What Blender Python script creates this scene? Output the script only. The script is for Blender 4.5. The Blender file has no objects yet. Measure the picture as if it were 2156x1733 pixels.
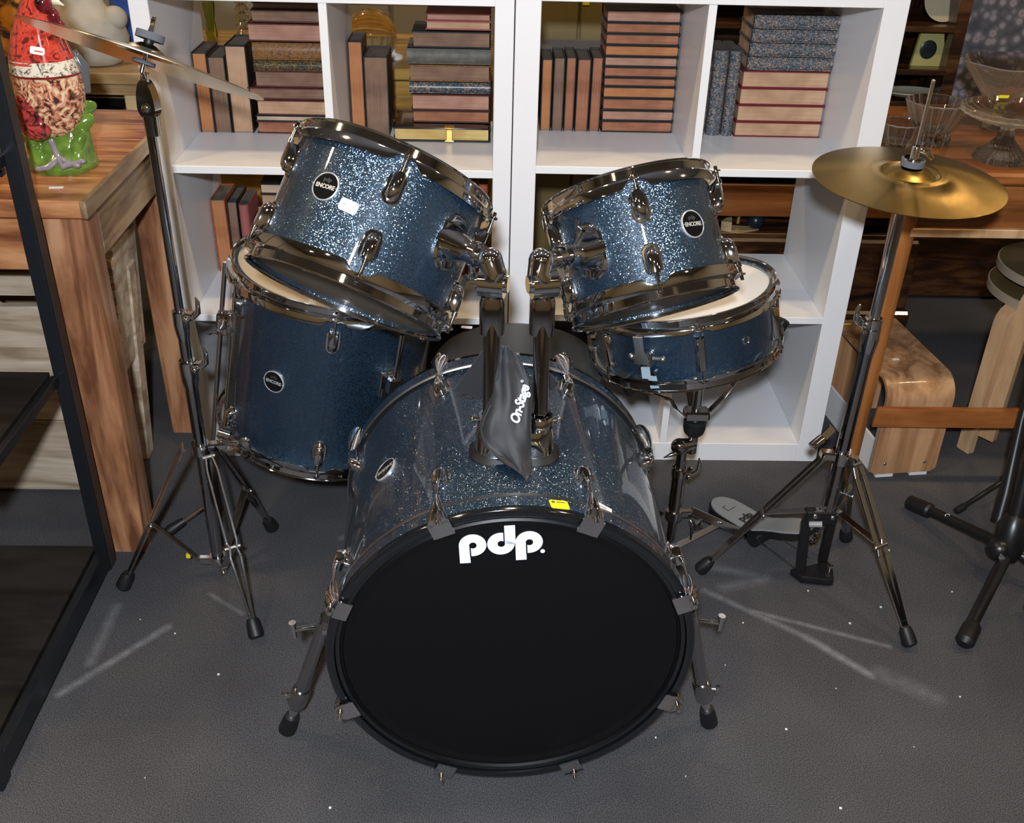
import bpy, math, random
from math import sin, cos, pi, radians
from mathutils import Vector, Matrix, Euler, noise

random.seed(7)
sc = bpy.context.scene
COL = sc.collection

# ------------------------------------------------------------------ camera, lights, exposure
cam = bpy.data.cameras.new('camera')
cam.sensor_fit = 'HORIZONTAL'
cam.sensor_width = 36.0
cam.lens = 36.0 * 2190.868 / 2156.0
cam.clip_start = 0.05
cam_o = bpy.data.objects.new('camera', cam)
COL.objects.link(cam_o)
cam_o.location = (-0.0525, -2.1918, 1.4524)
cam_o.rotation_euler = (radians(59.0675), radians(-1.3127), radians(-0.9817))
sc.camera = cam_o

sc.view_settings.view_transform = 'Standard'
sc.view_settings.look = 'None'
sc.view_settings.gamma = 1.0
sc.view_settings.use_curve_mapping = False
sc.view_settings.exposure = 0.0
try:
    sc.cycles.use_denoising = True
    sc.cycles.denoiser = 'OPENIMAGEDENOISE'
    sc.cycles.max_bounces = 8
    sc.cycles.diffuse_bounces = 3
    sc.cycles.glossy_bounces = 5
    sc.cycles.transmission_bounces = 6
    sc.cycles.caustics_reflective = False
    sc.cycles.caustics_refractive = False
    sc.cycles.sample_clamp_indirect = 6.0
except Exception:
    pass

world = bpy.data.worlds.new('room_air')
sc.world = world
world.use_nodes = True
world.node_tree.nodes['Background'].inputs[0].default_value = (0.16, 0.12, 0.07, 1)
world.node_tree.nodes['Background'].inputs[1].default_value = 0.3

def area_light(name, loc, target, size, power, color, shape='DISK', sy=None):
    l = bpy.data.lights.new(name, 'AREA')
    l.shape = shape; l.size = size
    if sy: l.size_y = sy
    l.energy = power; l.color = color
    o = bpy.data.objects.new(name, l); COL.objects.link(o)
    o.location = loc
    o.rotation_euler = (Vector(target) - Vector(loc)).to_track_quat('-Z', 'Y').to_euler()
    return o

# the photographer's flash, a little above and behind the lens
area_light('camera_flash', (-0.10, -2.36, 1.66), (0.0, -0.3, 0.45), 0.075, 60.0, (0.84, 0.91, 1.0))
# the shop's warm ceiling lamps, in rows
for ly, pw in ((-3.0, 4), (-0.62, 13), (1.9, 9)):
    for lx in (-2.6, -1.3, 0.0, 1.3, 2.6):
        area_light('ceiling_lamp', (lx, ly, 2.98), (lx, ly, 0), 0.16, pw, (1.0, 0.73, 0.42))

# ------------------------------------------------------------------ mesh builder
class G:
    def __init__(s):
        s.v = []; s.f = []
    def add(s, vs, fs, M=None):
        n = len(s.v)
        s.v += [tuple(M @ Vector(p)) if M else tuple(p) for p in vs]
        s.f += [tuple(i + n for i in f) for f in fs]
        return s
    def box(s, c, d, M=None, b=0.0):
        hx, hy, hz = d[0] / 2, d[1] / 2, d[2] / 2
        cx, cy, cz = c
        b = min(b, hx * .95, hy * .95, hz * .95)
        if b <= 0:
            vs = [(cx + i * hx, cy + j * hy, cz + k * hz) for i in (-1, 1) for j in (-1, 1) for k in (-1, 1)]
            fs = [(0, 1, 3, 2), (4, 6, 7, 5), (0, 4, 5, 1), (2, 3, 7, 6), (0, 2, 6, 4), (1, 5, 7, 3)]
            return s.add(vs, fs, M)
        vs = []; idx = {}
        for i in (-1, 1):
            for j in (-1, 1):
                for k in (-1, 1):
                    for a in range(3):
                        p = [cx + i * (hx - b), cy + j * (hy - b), cz + k * (hz - b)]
                        p[a] += (i, j, k)[a] * b
                        idx[(i, j, k, a)] = len(vs); vs.append(tuple(p))
        fs = []
        q = ((-1, -1), (1, -1), (1, 1), (-1, 1))
        for a in range(3):
            for sg in (-1, 1):
                f = []
                for u, w in q:
                    t = [0, 0, 0]; t[a] = sg; t[(a + 1) % 3] = u; t[(a + 2) % 3] = w
                    f.append(idx[(t[0], t[1], t[2], a)])
                fs.append(tuple(f) if sg > 0 else tuple(reversed(f)))
        for a in range(3):
            e, g = (a + 1) % 3, (a + 2) % 3
            for u in (-1, 1):
                for w in (-1, 1):
                    f = []
                    for sg, ax in ((-1, e), (1, e), (1, g), (-1, g)):
                        t = [0, 0, 0]; t[a] = sg; t[e] = u; t[g] = w
                        f.append(idx[(t[0], t[1], t[2], ax)])
                    if u * w < 0: f.reverse()
                    fs.append(tuple(f))
        for i in (-1, 1):
            for j in (-1, 1):
                for k in (-1, 1):
                    f = [idx[(i, j, k, a)] for a in range(3)]
                    if i * j * k < 0: f.reverse()
                    fs.append(tuple(f))
        return s.add(vs, fs, M)
    def loft(s, loops, M=None, cap0=True, cap1=True, closed=False):
        n = len(loops[0]); vs = [p for l in loops for p in l]; fs = []
        m = len(loops)
        for a in range(m if closed else m - 1):
            b = (a + 1) % m
            for i in range(n):
                j = (i + 1) % n
                fs.append((a * n + i, a * n + j, b * n + j, b * n + i))
        if not closed:
            if cap0: fs.append(tuple(reversed(range(n))))
            if cap1: fs.append(tuple((m - 1) * n + i for i in range(n)))
        return s.add(vs, fs, M)
    def lathe(s, prof, n=48, M=None, closed=False, mod=None, caps=False):
        loops = []
        for k, (r, z) in enumerate(prof):
            l = []
            for i in range(n):
                t = 2 * pi * i / n
                rr, zz = (r, z) if mod is None else mod(k, t, r, z)
                l.append((rr * cos(t), rr * sin(t), zz))
            loops.append(l)
        return s.loft(loops, M, cap0=caps, cap1=caps, closed=closed)
    def tube(s, pts, r, n=14, M=None, caps=True, closed=False):
        P = [Vector(p) for p in pts]; m = len(P)
        R = r if isinstance(r, (list, tuple)) else [r] * m
        T = []
        for i in range(m):
            if closed: a, b = P[i - 1], P[(i + 1) % m]
            else: a, b = P[max(i - 1, 0)], P[min(i + 1, m - 1)]
            T.append((b - a).normalized())
        u = T[0].orthogonal().normalized(); loops = []
        for i in range(m):
            u = (u - T[i] * u.dot(T[i]))
            u = u.normalized() if u.length > 1e-6 else T[i].orthogonal().normalized()
            w = T[i].cross(u)
            loops.append([tuple(P[i] + (u * cos(2 * pi * k / n) + w * sin(2 * pi * k / n)) * R[i]) for k in range(n)])
        return s.loft(loops, M, cap0=caps, cap1=caps, closed=closed)
    def cyl(s, a, b, r, r2=None, n=20, M=None):
        return s.tube([a, b], [r, r if r2 is None else r2], n, M)
    def ball(s, c, r, M=None, nu=18, nv=11):
        rx, ry, rz = r if isinstance(r, (tuple, list)) else (r, r, r)
        loops = []
        for i in range(nv + 1):
            p = -pi / 2 + pi * i / nv
            q = max(cos(p), 0.001)
            loops.append([(c[0] + rx * q * cos(2 * pi * k / nu), c[1] + ry * q * sin(2 * pi * k / nu), c[2] + rz * sin(p)) for k in range(nu)])
        return s.loft(loops, M)
    def prism(s, poly, z0, z1, M=None, b=0.0):
        if b > 0:
            cx = sum(p[0] for p in poly) / len(poly); cy = sum(p[1] for p in poly) / len(poly)
            def ins(p):
                d = Vector((p[0] - cx, p[1] - cy)); L = d.length
                d *= max(0, (L - b) / L) if L else 0
                return (cx + d.x, cy + d.y)
            q = [ins(p) for p in poly]
            loops = [[(x, y, z0) for x, y in q], [(x, y, z0 + b) for x, y in poly], [(x, y, z1 - b) for x, y in poly], [(x, y, z1) for x, y in q]]
        else:
            loops = [[(x, y, z0) for x, y in poly], [(x, y, z1) for x, y in poly]]
        return s.loft(loops, M)
    def bar(s, a, b, w, t, up=(0, 0, 1), bev=0.0):
        """flat bar from a to b, width w across, thickness t along the 'up' side"""
        a, b = Vector(a), Vector(b); d = b - a; L = d.length; d.normalize()
        n = Vector(up); n = (n - d * n.dot(d)).normalized(); x = n.cross(d)
        M = Matrix((( x.x, n.x, d.x, a.x), (x.y, n.y, d.y, a.y), (x.z, n.z, d.z, a.z), (0, 0, 0, 1)))
        return s.box((0, 0, L / 2), (w, t, L), M, bev)
    def mesh(s, name, mat=None, ang=38, smooth=True):
        me = bpy.data.meshes.new(name)
        me.from_pydata(s.v, [], s.f)
        me.validate()
        if mat is not None: me.materials.append(mat)
        if smooth:
            me.polygons.foreach_set('use_smooth', [True] * len(me.polygons))
            me.set_sharp_from_angle(angle=radians(ang))
        me.update()
        return me

def frame(o, z, ref):
    z = Vector(z).normalized(); r = Vector(ref)
    x = (r - z * r.dot(z)).normalized(); y = z.cross(x)
    return Matrix(((x.x, y.x, z.x, o[0]), (x.y, y.y, z.y, o[1]), (x.z, y.z, z.z, o[2]), (0, 0, 0, 1)))

def polar(th, r, s):
    """frame on a cylinder wall: x tangential, y along the axis, z outward"""
    t = radians(th)
    n = Vector((cos(t), sin(t), 0)); a = Vector((0, 0, 1)); x = a.cross(n)
    p = n * r + a * s
    return Matrix(((x.x, a.x, n.x, p.x), (x.y, a.y, n.y, p.y), (x.z, a.z, n.z, p.z), (0, 0, 0, 1)))

def root(name, label, cat, M=None, group=None, kind=None):
    o = bpy.data.objects.new(name, None); COL.objects.link(o)
    o.empty_display_size = 0.05
    if M is not None:
        o.matrix_world = M if isinstance(M, Matrix) else Matrix.Translation(M)
    o['label'] = label; o['category'] = cat
    if group: o['group'] = group
    if kind: o['kind'] = kind
    return o

def part(name, g, mat, parent, M=None, label=None, ang=38, kind=None, smooth=True):
    me = g if isinstance(g, bpy.types.Mesh) else g.mesh(name, mat, ang, smooth)
    o = bpy.data.objects.new(name, me); COL.objects.link(o)
    o.parent = parent
    if M is not None: o.matrix_local = M
    if label: o['label'] = label
    if kind: o['kind'] = kind
    return o

def solo(name, g, mat, label, cat, loc=(0, 0, 0), group=None, kind=None, ang=38):
    me = g if isinstance(g, bpy.types.Mesh) else g.mesh(name, mat, ang)
    o = bpy.data.objects.new(name, me); COL.objects.link(o)
    if isinstance(loc, Matrix): o.matrix_world = loc
    else: o.location = loc
    if label: o['label'] = label; o['category'] = cat
    if group: o['group'] = group
    if kind: o['kind'] = kind
    return o

def text(name, body, size, mat, parent, M, ext=0.0002, offset=0.0, shear=0.0, sx=1.0, space=1.0):
    c = bpy.data.curves.new(name, 'FONT')
    c.body = body; c.size = size; c.extrude = ext; c.offset = offset; c.shear = shear
    c.align_x = 'CENTER'; c.align_y = 'CENTER'; c.space_character = space; c.resolution_u = 3
    c.materials.append(mat)
    o = bpy.data.objects.new(name, c); COL.objects.link(o)
    o.parent = parent
    me = bpy.data.meshes.new_from_object(o)
    bpy.data.objects.remove(o)
    o = bpy.data.objects.new(name, me); COL.objects.link(o)
    o.parent = parent
    o.matrix_local = M @ Matrix.Diagonal((sx, 1, 1, 1))
    return o

# ------------------------------------------------------------------ materials
def nodes(name):
    m = bpy.data.materials.new(name); m.use_nodes = True
    nt = m.node_tree
    return m, nt, nt.nodes['Principled BSDF']

def setp(b, **k):
    names = dict(color='Base Color', rough='Roughness', metal='Metallic', coat='Coat Weight', coatr='Coat Roughness', spec='Specular IOR Level',
                 trans='Transmission Weight', ior='IOR', sheen='Sheen Weight', sheenr='Sheen Roughness', aniso='Anisotropic')
    for a, v in k.items():
        i = b.inputs[names[a]]
        i.default_value = (*v, 1) if isinstance(v, tuple) and len(v) == 3 else v

def plain(name, color, rough=0.5, metal=0.0, bump=0.0, bscale=200, vary=0.0, vscale=8, **k):
    m, nt, b = nodes(name)
    setp(b, color=color, rough=rough, metal=metal, **k)
    tc = None
    if bump or vary:
        tc = nt.nodes.new('ShaderNodeTexCoord')
    if bump:
        n = nt.nodes.new('ShaderNodeTexNoise'); n.inputs['Scale'].default_value = bscale; n.inputs['Detail'].default_value = 3
        bp = nt.nodes.new('ShaderNodeBump'); bp.inputs['Strength'].default_value = bump; bp.inputs['Distance'].default_value = 0.002
        nt.links.new(tc.outputs['Object'], n.inputs['Vector']); nt.links.new(n.outputs['Fac'], bp.inputs['Height'])
        nt.links.new(bp.outputs['Normal'], b.inputs['Normal'])
    if vary:
        n = nt.nodes.new('ShaderNodeTexNoise'); n.inputs['Scale'].default_value = vscale; n.inputs['Detail'].default_value = 4
        r = nt.nodes.new('ShaderNodeValToRGB')
        r.color_ramp.elements[0].position = 0.3; r.color_ramp.elements[1].position = 0.7
        r.color_ramp.elements[0].color = (*[c * (1 - vary) for c in color], 1)
        r.color_ramp.elements[1].color = (*[min(1, c * (1 + vary)) for c in color], 1)
        nt.links.new(tc.outputs['Object'], n.inputs['Vector']); nt.links.new(n.outputs['Fac'], r.inputs['Fac'])
        nt.links.new(r.outputs['Color'], b.inputs['Base Color'])
    return m

def ramp(nt, stops):
    r = nt.nodes.new('ShaderNodeValToRGB')
    e = r.color_ramp.elements
    while len(e) < len(stops): e.new(0.5)
    for i, (p, c) in enumerate(stops):
        e[i].position = p; e[i].color = (*c, 1)
    return r

def wood(name, c1, c2, c3, scale=(1, 12, 12), rough=0.35, coat=0.0, bump=0.06, ns=2.2):
    m, nt, b = nodes(name); setp(b, rough=rough, coat=coat)
    tc = nt.nodes.new('ShaderNodeTexCoord'); mp = nt.nodes.new('ShaderNodeMapping')
    mp.inputs['Scale'].default_value = scale
    oi = nt.nodes.new('ShaderNodeObjectInfo'); ad = nt.nodes.new('ShaderNodeVectorMath'); ad.operation = 'ADD'
    ml = nt.nodes.new('ShaderNodeMath'); ml.operation = 'MULTIPLY'; ml.inputs[1].default_value = 30
    nt.links.new(oi.outputs['Random'], ml.inputs[0])
    nt.links.new(tc.outputs['Object'], mp.inputs['Vector'])
    nt.links.new(mp.outputs['Vector'], ad.inputs[0]); nt.links.new(ml.outputs[0], ad.inputs[1])
    n = nt.nodes.new('ShaderNodeTexNoise'); n.inputs['Scale'].default_value = ns; n.inputs['Detail'].default_value = 8; n.inputs['Distortion'].default_value = 1.2
    nt.links.new(ad.outputs[0], n.inputs['Vector'])
    n2 = nt.nodes.new('ShaderNodeTexNoise'); n2.inputs['Scale'].default_value = ns * 6; n2.inputs['Detail'].default_value = 4
    nt.links.new(ad.outputs[0], n2.inputs['Vector'])
    mx = nt.nodes.new('ShaderNodeMath'); mx.operation = 'MULTIPLY_ADD'; mx.inputs[1].default_value = 0.22
    nt.links.new(n2.outputs['Fac'], mx.inputs[0]); nt.links.new(n.outputs['Fac'], mx.inputs[2])
    r = ramp(nt, [(0.42, c1), (0.58, c2), (0.74, c3)])
    nt.links.new(mx.outputs[0], r.inputs['Fac']); nt.links.new(r.outputs['Color'], b.inputs['Base Color'])
    bp = nt.nodes.new('ShaderNodeBump'); bp.inputs['Strength'].default_value = bump; bp.inputs['Distance'].default_value = 0.002
    nt.links.new(mx.outputs[0], bp.inputs['Height']); nt.links.new(bp.outputs['Normal'], b.inputs['Normal'])
    return m

def sparkle(name, base, flake, scale=1150.0, amt=0.42):
    """drum wrap: dark base with metal flakes, each cell tilted its own way, under a clear gloss"""
    m, nt, b = nodes(name)
    tc = nt.nodes.new('ShaderNodeTexCoord')
    vo = nt.nodes.new('ShaderNodeTexVoronoi'); vo.inputs['Scale'].default_value = scale
    nt.links.new(tc.outputs['Object'], vo.inputs['Vector'])
    sub = nt.nodes.new('ShaderNodeVectorMath'); sub.operation = 'SUBTRACT'; sub.inputs[1].default_value = (0.5, 0.5, 0.5)
    nt.links.new(vo.outputs['Color'], sub.inputs[0])
    scl = nt.nodes.new('ShaderNodeVectorMath'); scl.operation = 'SCALE'; scl.inputs['Scale'].default_value = 0.85
    nt.links.new(sub.outputs[0], scl.inputs[0])
    ge = nt.nodes.new('ShaderNodeNewGeometry')
    ad = nt.nodes.new('ShaderNodeVectorMath'); ad.operation = 'ADD'
    nt.links.new(ge.outputs['Normal'], ad.inputs[0]); nt.links.new(scl.outputs[0], ad.inputs[1])
    nm = nt.nodes.new('ShaderNodeVectorMath'); nm.operation = 'NORMALIZE'
    nt.links.new(ad.outputs[0], nm.inputs[0])
    setp(b, color=flake, rough=0.22, metal=1.0, coat=1.0, coatr=0.03)
    nt.links.new(nm.outputs[0], b.inputs['Normal'])
    nt.links.new(ge.outputs['Normal'], b.inputs['Coat Normal'])
    # the ground between the flakes
    d = nt.nodes.new('ShaderNodeBsdfPrincipled'); setp(d, color=base, rough=0.35, metal=0.25, coat=1.0, coatr=0.03)
    sp = nt.nodes.new('ShaderNodeSeparateColor'); nt.links.new(vo.outputs['Color'], sp.inputs[0])
    lt = nt.nodes.new('ShaderNodeMath'); lt.operation = 'LESS_THAN'; lt.inputs[1].default_value = amt
    nt.links.new(sp.outputs[2], lt.inputs[0])
    mx = nt.nodes.new('ShaderNodeMixShader')
    nt.links.new(lt.outputs[0], mx.inputs[0]); nt.links.new(d.outputs[0], mx.inputs[1]); nt.links.new(b.outputs[0], mx.inputs[2])
    nt.links.new(mx.outputs[0], nt.nodes['Material Output'].inputs[0])
    return m

def marbled(name, c1, c2, c3, scale=60):
    m, nt, b = nodes(name); setp(b, rough=0.35)
    tc = nt.nodes.new('ShaderNodeTexCoord')
    n = nt.nodes.new('ShaderNodeTexNoise'); n.inputs['Scale'].default_value = scale; n.inputs['Detail'].default_value = 5; n.inputs['Distortion'].default_value = 2.5
    nt.links.new(tc.outputs['Object'], n.inputs['Vector'])
    r = ramp(nt, [(0.40, c1), (0.50, c2), (0.60, c3)])
    r.color_ramp.interpolation = 'LINEAR'
    nt.links.new(n.outputs['Fac'], r.inputs['Fac']); nt.links.new(r.outputs['Color'], b.inputs['Base Color'])
    return m

def pages(name, c1, c2, axis=2):
    """fore edge of a page block: thin lines along one direction"""
    m, nt, b = nodes(name); setp(b, rough=0.8)
    tc = nt.nodes.new('ShaderNodeTexCoord'); mp = nt.nodes.new('ShaderNodeMapping')
    s = [6, 6, 6]; s[axis] = 900
    mp.inputs['Scale'].default_value = s
    nt.links.new(tc.outputs['Object'], mp.inputs['Vector'])
    n = nt.nodes.new('ShaderNodeTexNoise'); n.inputs['Scale'].default_value = 1.0; n.inputs['Detail'].default_value = 3
    nt.links.new(mp.outputs['Vector'], n.inputs['Vector'])
    n2 = nt.nodes.new('ShaderNodeTexNoise'); n2.inputs['Scale'].default_value = 14; nt.links.new(tc.outputs['Object'], n2.inputs['Vector'])
    ml = nt.nodes.new('ShaderNodeMath'); ml.operation = 'MULTIPLY_ADD'; ml.inputs[1].default_value = 0.8
    nt.links.new(n2.outputs['Fac'], ml.inputs[0])
    hf = nt.nodes.new('ShaderNodeMath'); hf.operation = 'MULTIPLY'; hf.inputs[1].default_value = 0.5
    nt.links.new(n.outputs['Fac'], hf.inputs[0]); nt.links.new(hf.outputs[0], ml.inputs[2])
    r = ramp(nt, [(0.45, c1), (0.85, c2)])
    nt.links.new(ml.outputs[0], r.inputs['Fac']); nt.links.new(r.outputs['Color'], b.inputs['Base Color'])
    bp = nt.nodes.new('ShaderNodeBump'); bp.inputs['Strength'].default_value = 0.25; bp.inputs['Distance'].default_value = 0.001
    nt.links.new(n.outputs['Fac'], bp.inputs['Height']); nt.links.new(bp.outputs['Normal'], b.inputs['Normal'])
    return m

def carpet():
    m, nt, b = nodes('charcoal_carpet'); setp(b, rough=0.95, spec=0.15)
    tc = nt.nodes.new('ShaderNodeTexCoord')
    n1 = nt.nodes.new('ShaderNodeTexNoise'); n1.inputs['Scale'].default_value = 520; n1.inputs['Detail'].default_value = 2
    n2 = nt.nodes.new('ShaderNodeTexNoise'); n2.inputs['Scale'].default_value = 3.0; n2.inputs['Detail'].default_value = 5
    for n in (n1, n2): nt.links.new(tc.outputs['Object'], n.inputs['Vector'])
    r1 = ramp(nt, [(0.36, (0.030, 0.030, 0.034)), (0.64, (0.118, 0.116, 0.122))])
    nt.links.new(n1.outputs['Fac'], r1.inputs['Fac'])
    r2 = ramp(nt, [(0.3, (0.78, 0.78, 0.78)), (0.7, (1.15, 1.15, 1.15))])
    nt.links.new(n2.outputs['Fac'], r2.inputs['Fac'])
    mu = nt.nodes.new('ShaderNodeMix'); mu.data_type = 'RGBA'; mu.blend_type = 'MULTIPLY'; mu.inputs[0].default_value = 1
    nt.links.new(r1.outputs['Color'], mu.inputs[6]); nt.links.new(r2.outputs['Color'], mu.inputs[7])
    # chalky scuffs worn into the pile: soft strokes between pairs of floor points
    acc = None
    def mth(op, a, bb=None, c=None):
        x = nt.nodes.new('ShaderNodeMath'); x.operation = op
        for i, q in enumerate((a, bb, c)):
            if q is None: continue
            if isinstance(q, (int, float)): x.inputs[i].default_value = q
            else: nt.links.new(q, x.inputs[i])
        return x.outputs[0]
    sep = nt.nodes.new('ShaderNodeSeparateXYZ'); nt.links.new(tc.outputs['Object'], sep.inputs[0])
    wn = nt.nodes.new('ShaderNodeTexNoise'); wn.inputs['Scale'].default_value = 45; wn.inputs['Detail'].default_value = 3
    nt.links.new(tc.outputs['Object'], wn.inputs['Vector'])
    for (ax, ay, bx, by, w, s) in SCUFFS:
        L = math.hypot(bx - ax, by - ay); ux, uy = (bx - ax) / L, (by - ay) / L
        dx = mth('SUBTRACT', sep.outputs[0], ax); dy = mth('SUBTRACT', sep.outputs[1], ay)
        t = mth('ADD', mth('MULTIPLY', dx, ux), mth('MULTIPLY', dy, uy))
        tcn = mth('MINIMUM', mth('MAXIMUM', t, 0.0), L)
        px_ = mth('SUBTRACT', dx, mth('MULTIPLY', tcn, ux)); py_ = mth('SUBTRACT', dy, mth('MULTIPLY', tcn, uy))
        d = mth('SQRT', mth('ADD', mth('MULTIPLY', px_, px_), mth('MULTIPLY', py_, py_)))
        f = mth('MULTIPLY', mth('MAXIMUM', mth('SUBTRACT', 1.0, mth('DIVIDE', d, w)), 0.0), s)
        acc = f if acc is None else mth('MAXIMUM', acc, f)
    acc = mth('MULTIPLY', acc, mth('MULTIPLY', wn.outputs['Fac'], 1.3))
    acc = mth('MULTIPLY', acc, mth('MULTIPLY_ADD', n1.outputs['Fac'], 1.6, -0.1))
    mx = nt.nodes.new('ShaderNodeMix'); mx.data_type = 'RGBA'
    nt.links.new(acc, mx.inputs[0]); nt.links.new(mu.outputs[2], mx.inputs[6]); mx.inputs[7].default_value = (0.42, 0.43, 0.46, 1)
    nt.links.new(mx.outputs[2], b.inputs['Base Color'])
    bp = nt.nodes.new('ShaderNodeBump'); bp.inputs['Strength'].default_value = 0.5; bp.inputs['Distance'].default_value = 0.002
    nt.links.new(n1.outputs['Fac'], bp.inputs['Height']); nt.links.new(bp.outputs['Normal'], b.inputs['Normal'])
    return m

SCUFFS = [(0.42, -0.50, 0.60, -0.64, 0.012, 0.55), (0.60, -0.64, 0.70, -0.745, 0.014, 0.8), (0.50, -0.56, 0.76, -0.665, 0.009, 0.55),
          (-0.68, -0.62, -0.83, -0.80, 0.013, 0.6), (-0.80, -0.56, -0.80, -0.72, 0.016, 0.4), (-0.37, -0.33, -0.27, -0.30, 0.012, 0.4),
          (0.44, -0.42, 0.54, -0.45, 0.02, 0.3), (0.56, -0.46, 0.46, -0.49, 0.02, 0.35), (-0.62, -0.52, -0.54, -0.58, 0.008, 0.35), (0.72, -0.74, 0.80, -0.80, 0.03, 0.3)]

M_chrome = plain('chrome', (0.83, 0.84, 0.87), 0.055, 1.0, vary=0.04, vscale=60)
M_black_chrome = plain('tube_chrome', (0.50, 0.50, 0.52), 0.08, 1.0)
M_steel = plain('satin_steel', (0.55, 0.57, 0.60), 0.28, 1.0)
M_leg = plain('stand_leg_chrome', (0.52, 0.52, 0.53), 0.16, 1.0)
M_rubber = plain('black_rubber', (0.008, 0.008, 0.009), 0.5)
M_black = plain('gloss_black', (0.006, 0.006, 0.007), 0.12, coat=0.5)
M_blackpaint = plain('black_paint', (0.010, 0.010, 0.011), 0.32)
M_wrap = sparkle('blue_sparkle_wrap', (0.014, 0.034, 0.064), (0.27, 0.41, 0.55))
M_ebony = plain('hoop_lacquer', (0.006, 0.007, 0.009), 0.10, coat=1.0)
M_headblack = plain('black_drum_skin', (0.004, 0.004, 0.0045), 0.42, spec=0.25)
M_headclear = plain('clear_drum_skin', (0.50, 0.45, 0.37), 0.18, coat=0.6, vary=0.05)
M_headsmooth = plain('amber_drum_skin', (0.62, 0.50, 0.34), 0.16, coat=0.7)
M_headwhite = plain('white_coated_skin', (0.86, 0.84, 0.83), 0.55)
M_white = plain('white_laminate', (0.80, 0.80, 0.82), 0.38, bump=0.02, bscale=300)
M_whitecap = plain('white_print', (0.80, 0.84, 0.95), 0.5)
M_brass = None
def brass(name, col, rough):
    m, nt, b = nodes(name); setp(b, color=col, rough=rough, metal=1.0, aniso=0.9)
    tg = nt.nodes.new('ShaderNodeTangent'); tg.direction_type = 'RADIAL'; tg.axis = 'Z'
    nt.links.new(tg.outputs[0], b.inputs['Tangent'])
    # fine lathe rings
    tc = nt.nodes.new('ShaderNodeTexCoord'); w = nt.nodes.new('ShaderNodeTexWave'); w.wave_type = 'RINGS'; w.rings_direction = 'Z'
    w.inputs['Scale'].default_value = 240; w.inputs['Distortion'].default_value = 0.6
    nt.links.new(tc.outputs['Object'], w.inputs['Vector'])
    bp = nt.nodes.new('ShaderNodeBump'); bp.inputs['Strength'].default_value = 0.12; bp.inputs['Distance'].default_value = 0.0004
    nt.links.new(w.outputs['Fac'], bp.inputs['Height']); nt.links.new(bp.outputs['Normal'], b.inputs['Normal'])
    return m
M_brass = brass('lathed_brass', (0.50, 0.33, 0.10), 0.22)
M_brass2 = brass('bright_bronze', (0.66, 0.54, 0.33), 0.16)
M_felt = plain('grey_felt', (0.12, 0.13, 0.15), 0.95, bump=0.6, bscale=500)
M_badge = plain('badge_black', (0.006, 0.006, 0.006), 0.12)
M_silver = plain('silver_print', (0.72, 0.72, 0.72), 0.3, 0.6)
M_dim = plain('dim_silver_print', (0.10, 0.10, 0.10), 0.4, 0.3)
M_sticker = plain('white_sticker', (0.86, 0.86, 0.88), 0.6)
M_yellow = plain('yellow_sticker', (0.80, 0.68, 0.02), 0.5)
M_ink = plain('black_ink', (0.03, 0.03, 0.03), 0.6)
M_redink = plain('red_ink', (0.6, 0.06, 0.03), 0.6)
M_cloth = plain('black_nylon_cloth', (0.012, 0.012, 0.015), 0.62, bump=0.12, bscale=900, sheen=0.06)
M_glue = plain('clear_strip', (0.35, 0.45, 0.52), 0.2)
M_table = wood('acacia_wood', (0.17, 0.055, 0.022), (0.40, 0.155, 0.062), (0.60, 0.29, 0.13), (1.2, 9, 9), 0.30, 0.25)
M_tableleg = wood('acacia_leg_wood', (0.15, 0.055, 0.025), (0.36, 0.16, 0.075), (0.52, 0.27, 0.14), (9, 9, 1.1), 0.38, 0.1)
M_tableside = wood('acacia_end_wood', (0.13, 0.075, 0.04), (0.27, 0.17, 0.09), (0.42, 0.29, 0.17), (9, 1.2, 9), 0.4)
M_crate = wood('pale_crate_wood', (0.28, 0.20, 0.13), (0.46, 0.36, 0.26), (0.62, 0.52, 0.40), (1.0, 8, 9), 0.6)
M_rack = plain('black_rack_steel', (0.009, 0.011, 0.014), 0.35, bump=0.05, bscale=300)
M_rackwood = wood('black_stained_board', (0.006, 0.006, 0.005), (0.012, 0.011, 0.010), (0.020, 0.018, 0.016), (1.2, 6, 6), 0.42)
M_rackedge = plain('brown_painted_edge', (0.030, 0.022, 0.018), 0.45)
M_dark = wood('dark_mahogany', (0.010, 0.005, 0.003), (0.035, 0.014, 0.006), (0.09, 0.038, 0.014), (1.5, 8, 8), 0.28, 0.3)
M_redwood = wood('red_brown_wood', (0.14, 0.045, 0.012), (0.26, 0.085, 0.022), (0.36, 0.13, 0.036), (1.0, 9, 9), 0.3, 0.4)
M_redleg = wood('red_brown_leg', (0.20, 0.07, 0.018), (0.30, 0.105, 0.026), (0.38, 0.145, 0.038), (9, 9, 0.8), 0.32, 0.4)
M_veneer = wood('walnut_veneer', (0.22, 0.105, 0.045), (0.40, 0.21, 0.10), (0.55, 0.32, 0.17), (14, 14, 0.8), 0.35, 0.2, ns=1.3)
M_veneertop = wood('walnut_veneer_top', (0.22, 0.105, 0.045), (0.40, 0.21, 0.10), (0.55, 0.32, 0.17), (14, 0.8, 14), 0.35, 0.2, ns=1.3)
M_birch = wood('birch_wood', (0.42, 0.24, 0.12), (0.56, 0.34, 0.18), (0.64, 0.42, 0.25), (6, 6, 1.0), 0.4, 0.1)
M_stooltop = plain('olive_stool_top', (0.10, 0.07, 0.028), 0.35)
M_stoolrim = plain('pale_ply_rim', (0.36, 0.29, 0.21), 0.5)
M_amber = wood('amber_wood', (0.16, 0.075, 0.012), (0.32, 0.17, 0.03), (0.46, 0.27, 0.06), (1.0, 7, 7), 0.32, 0.2)
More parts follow.
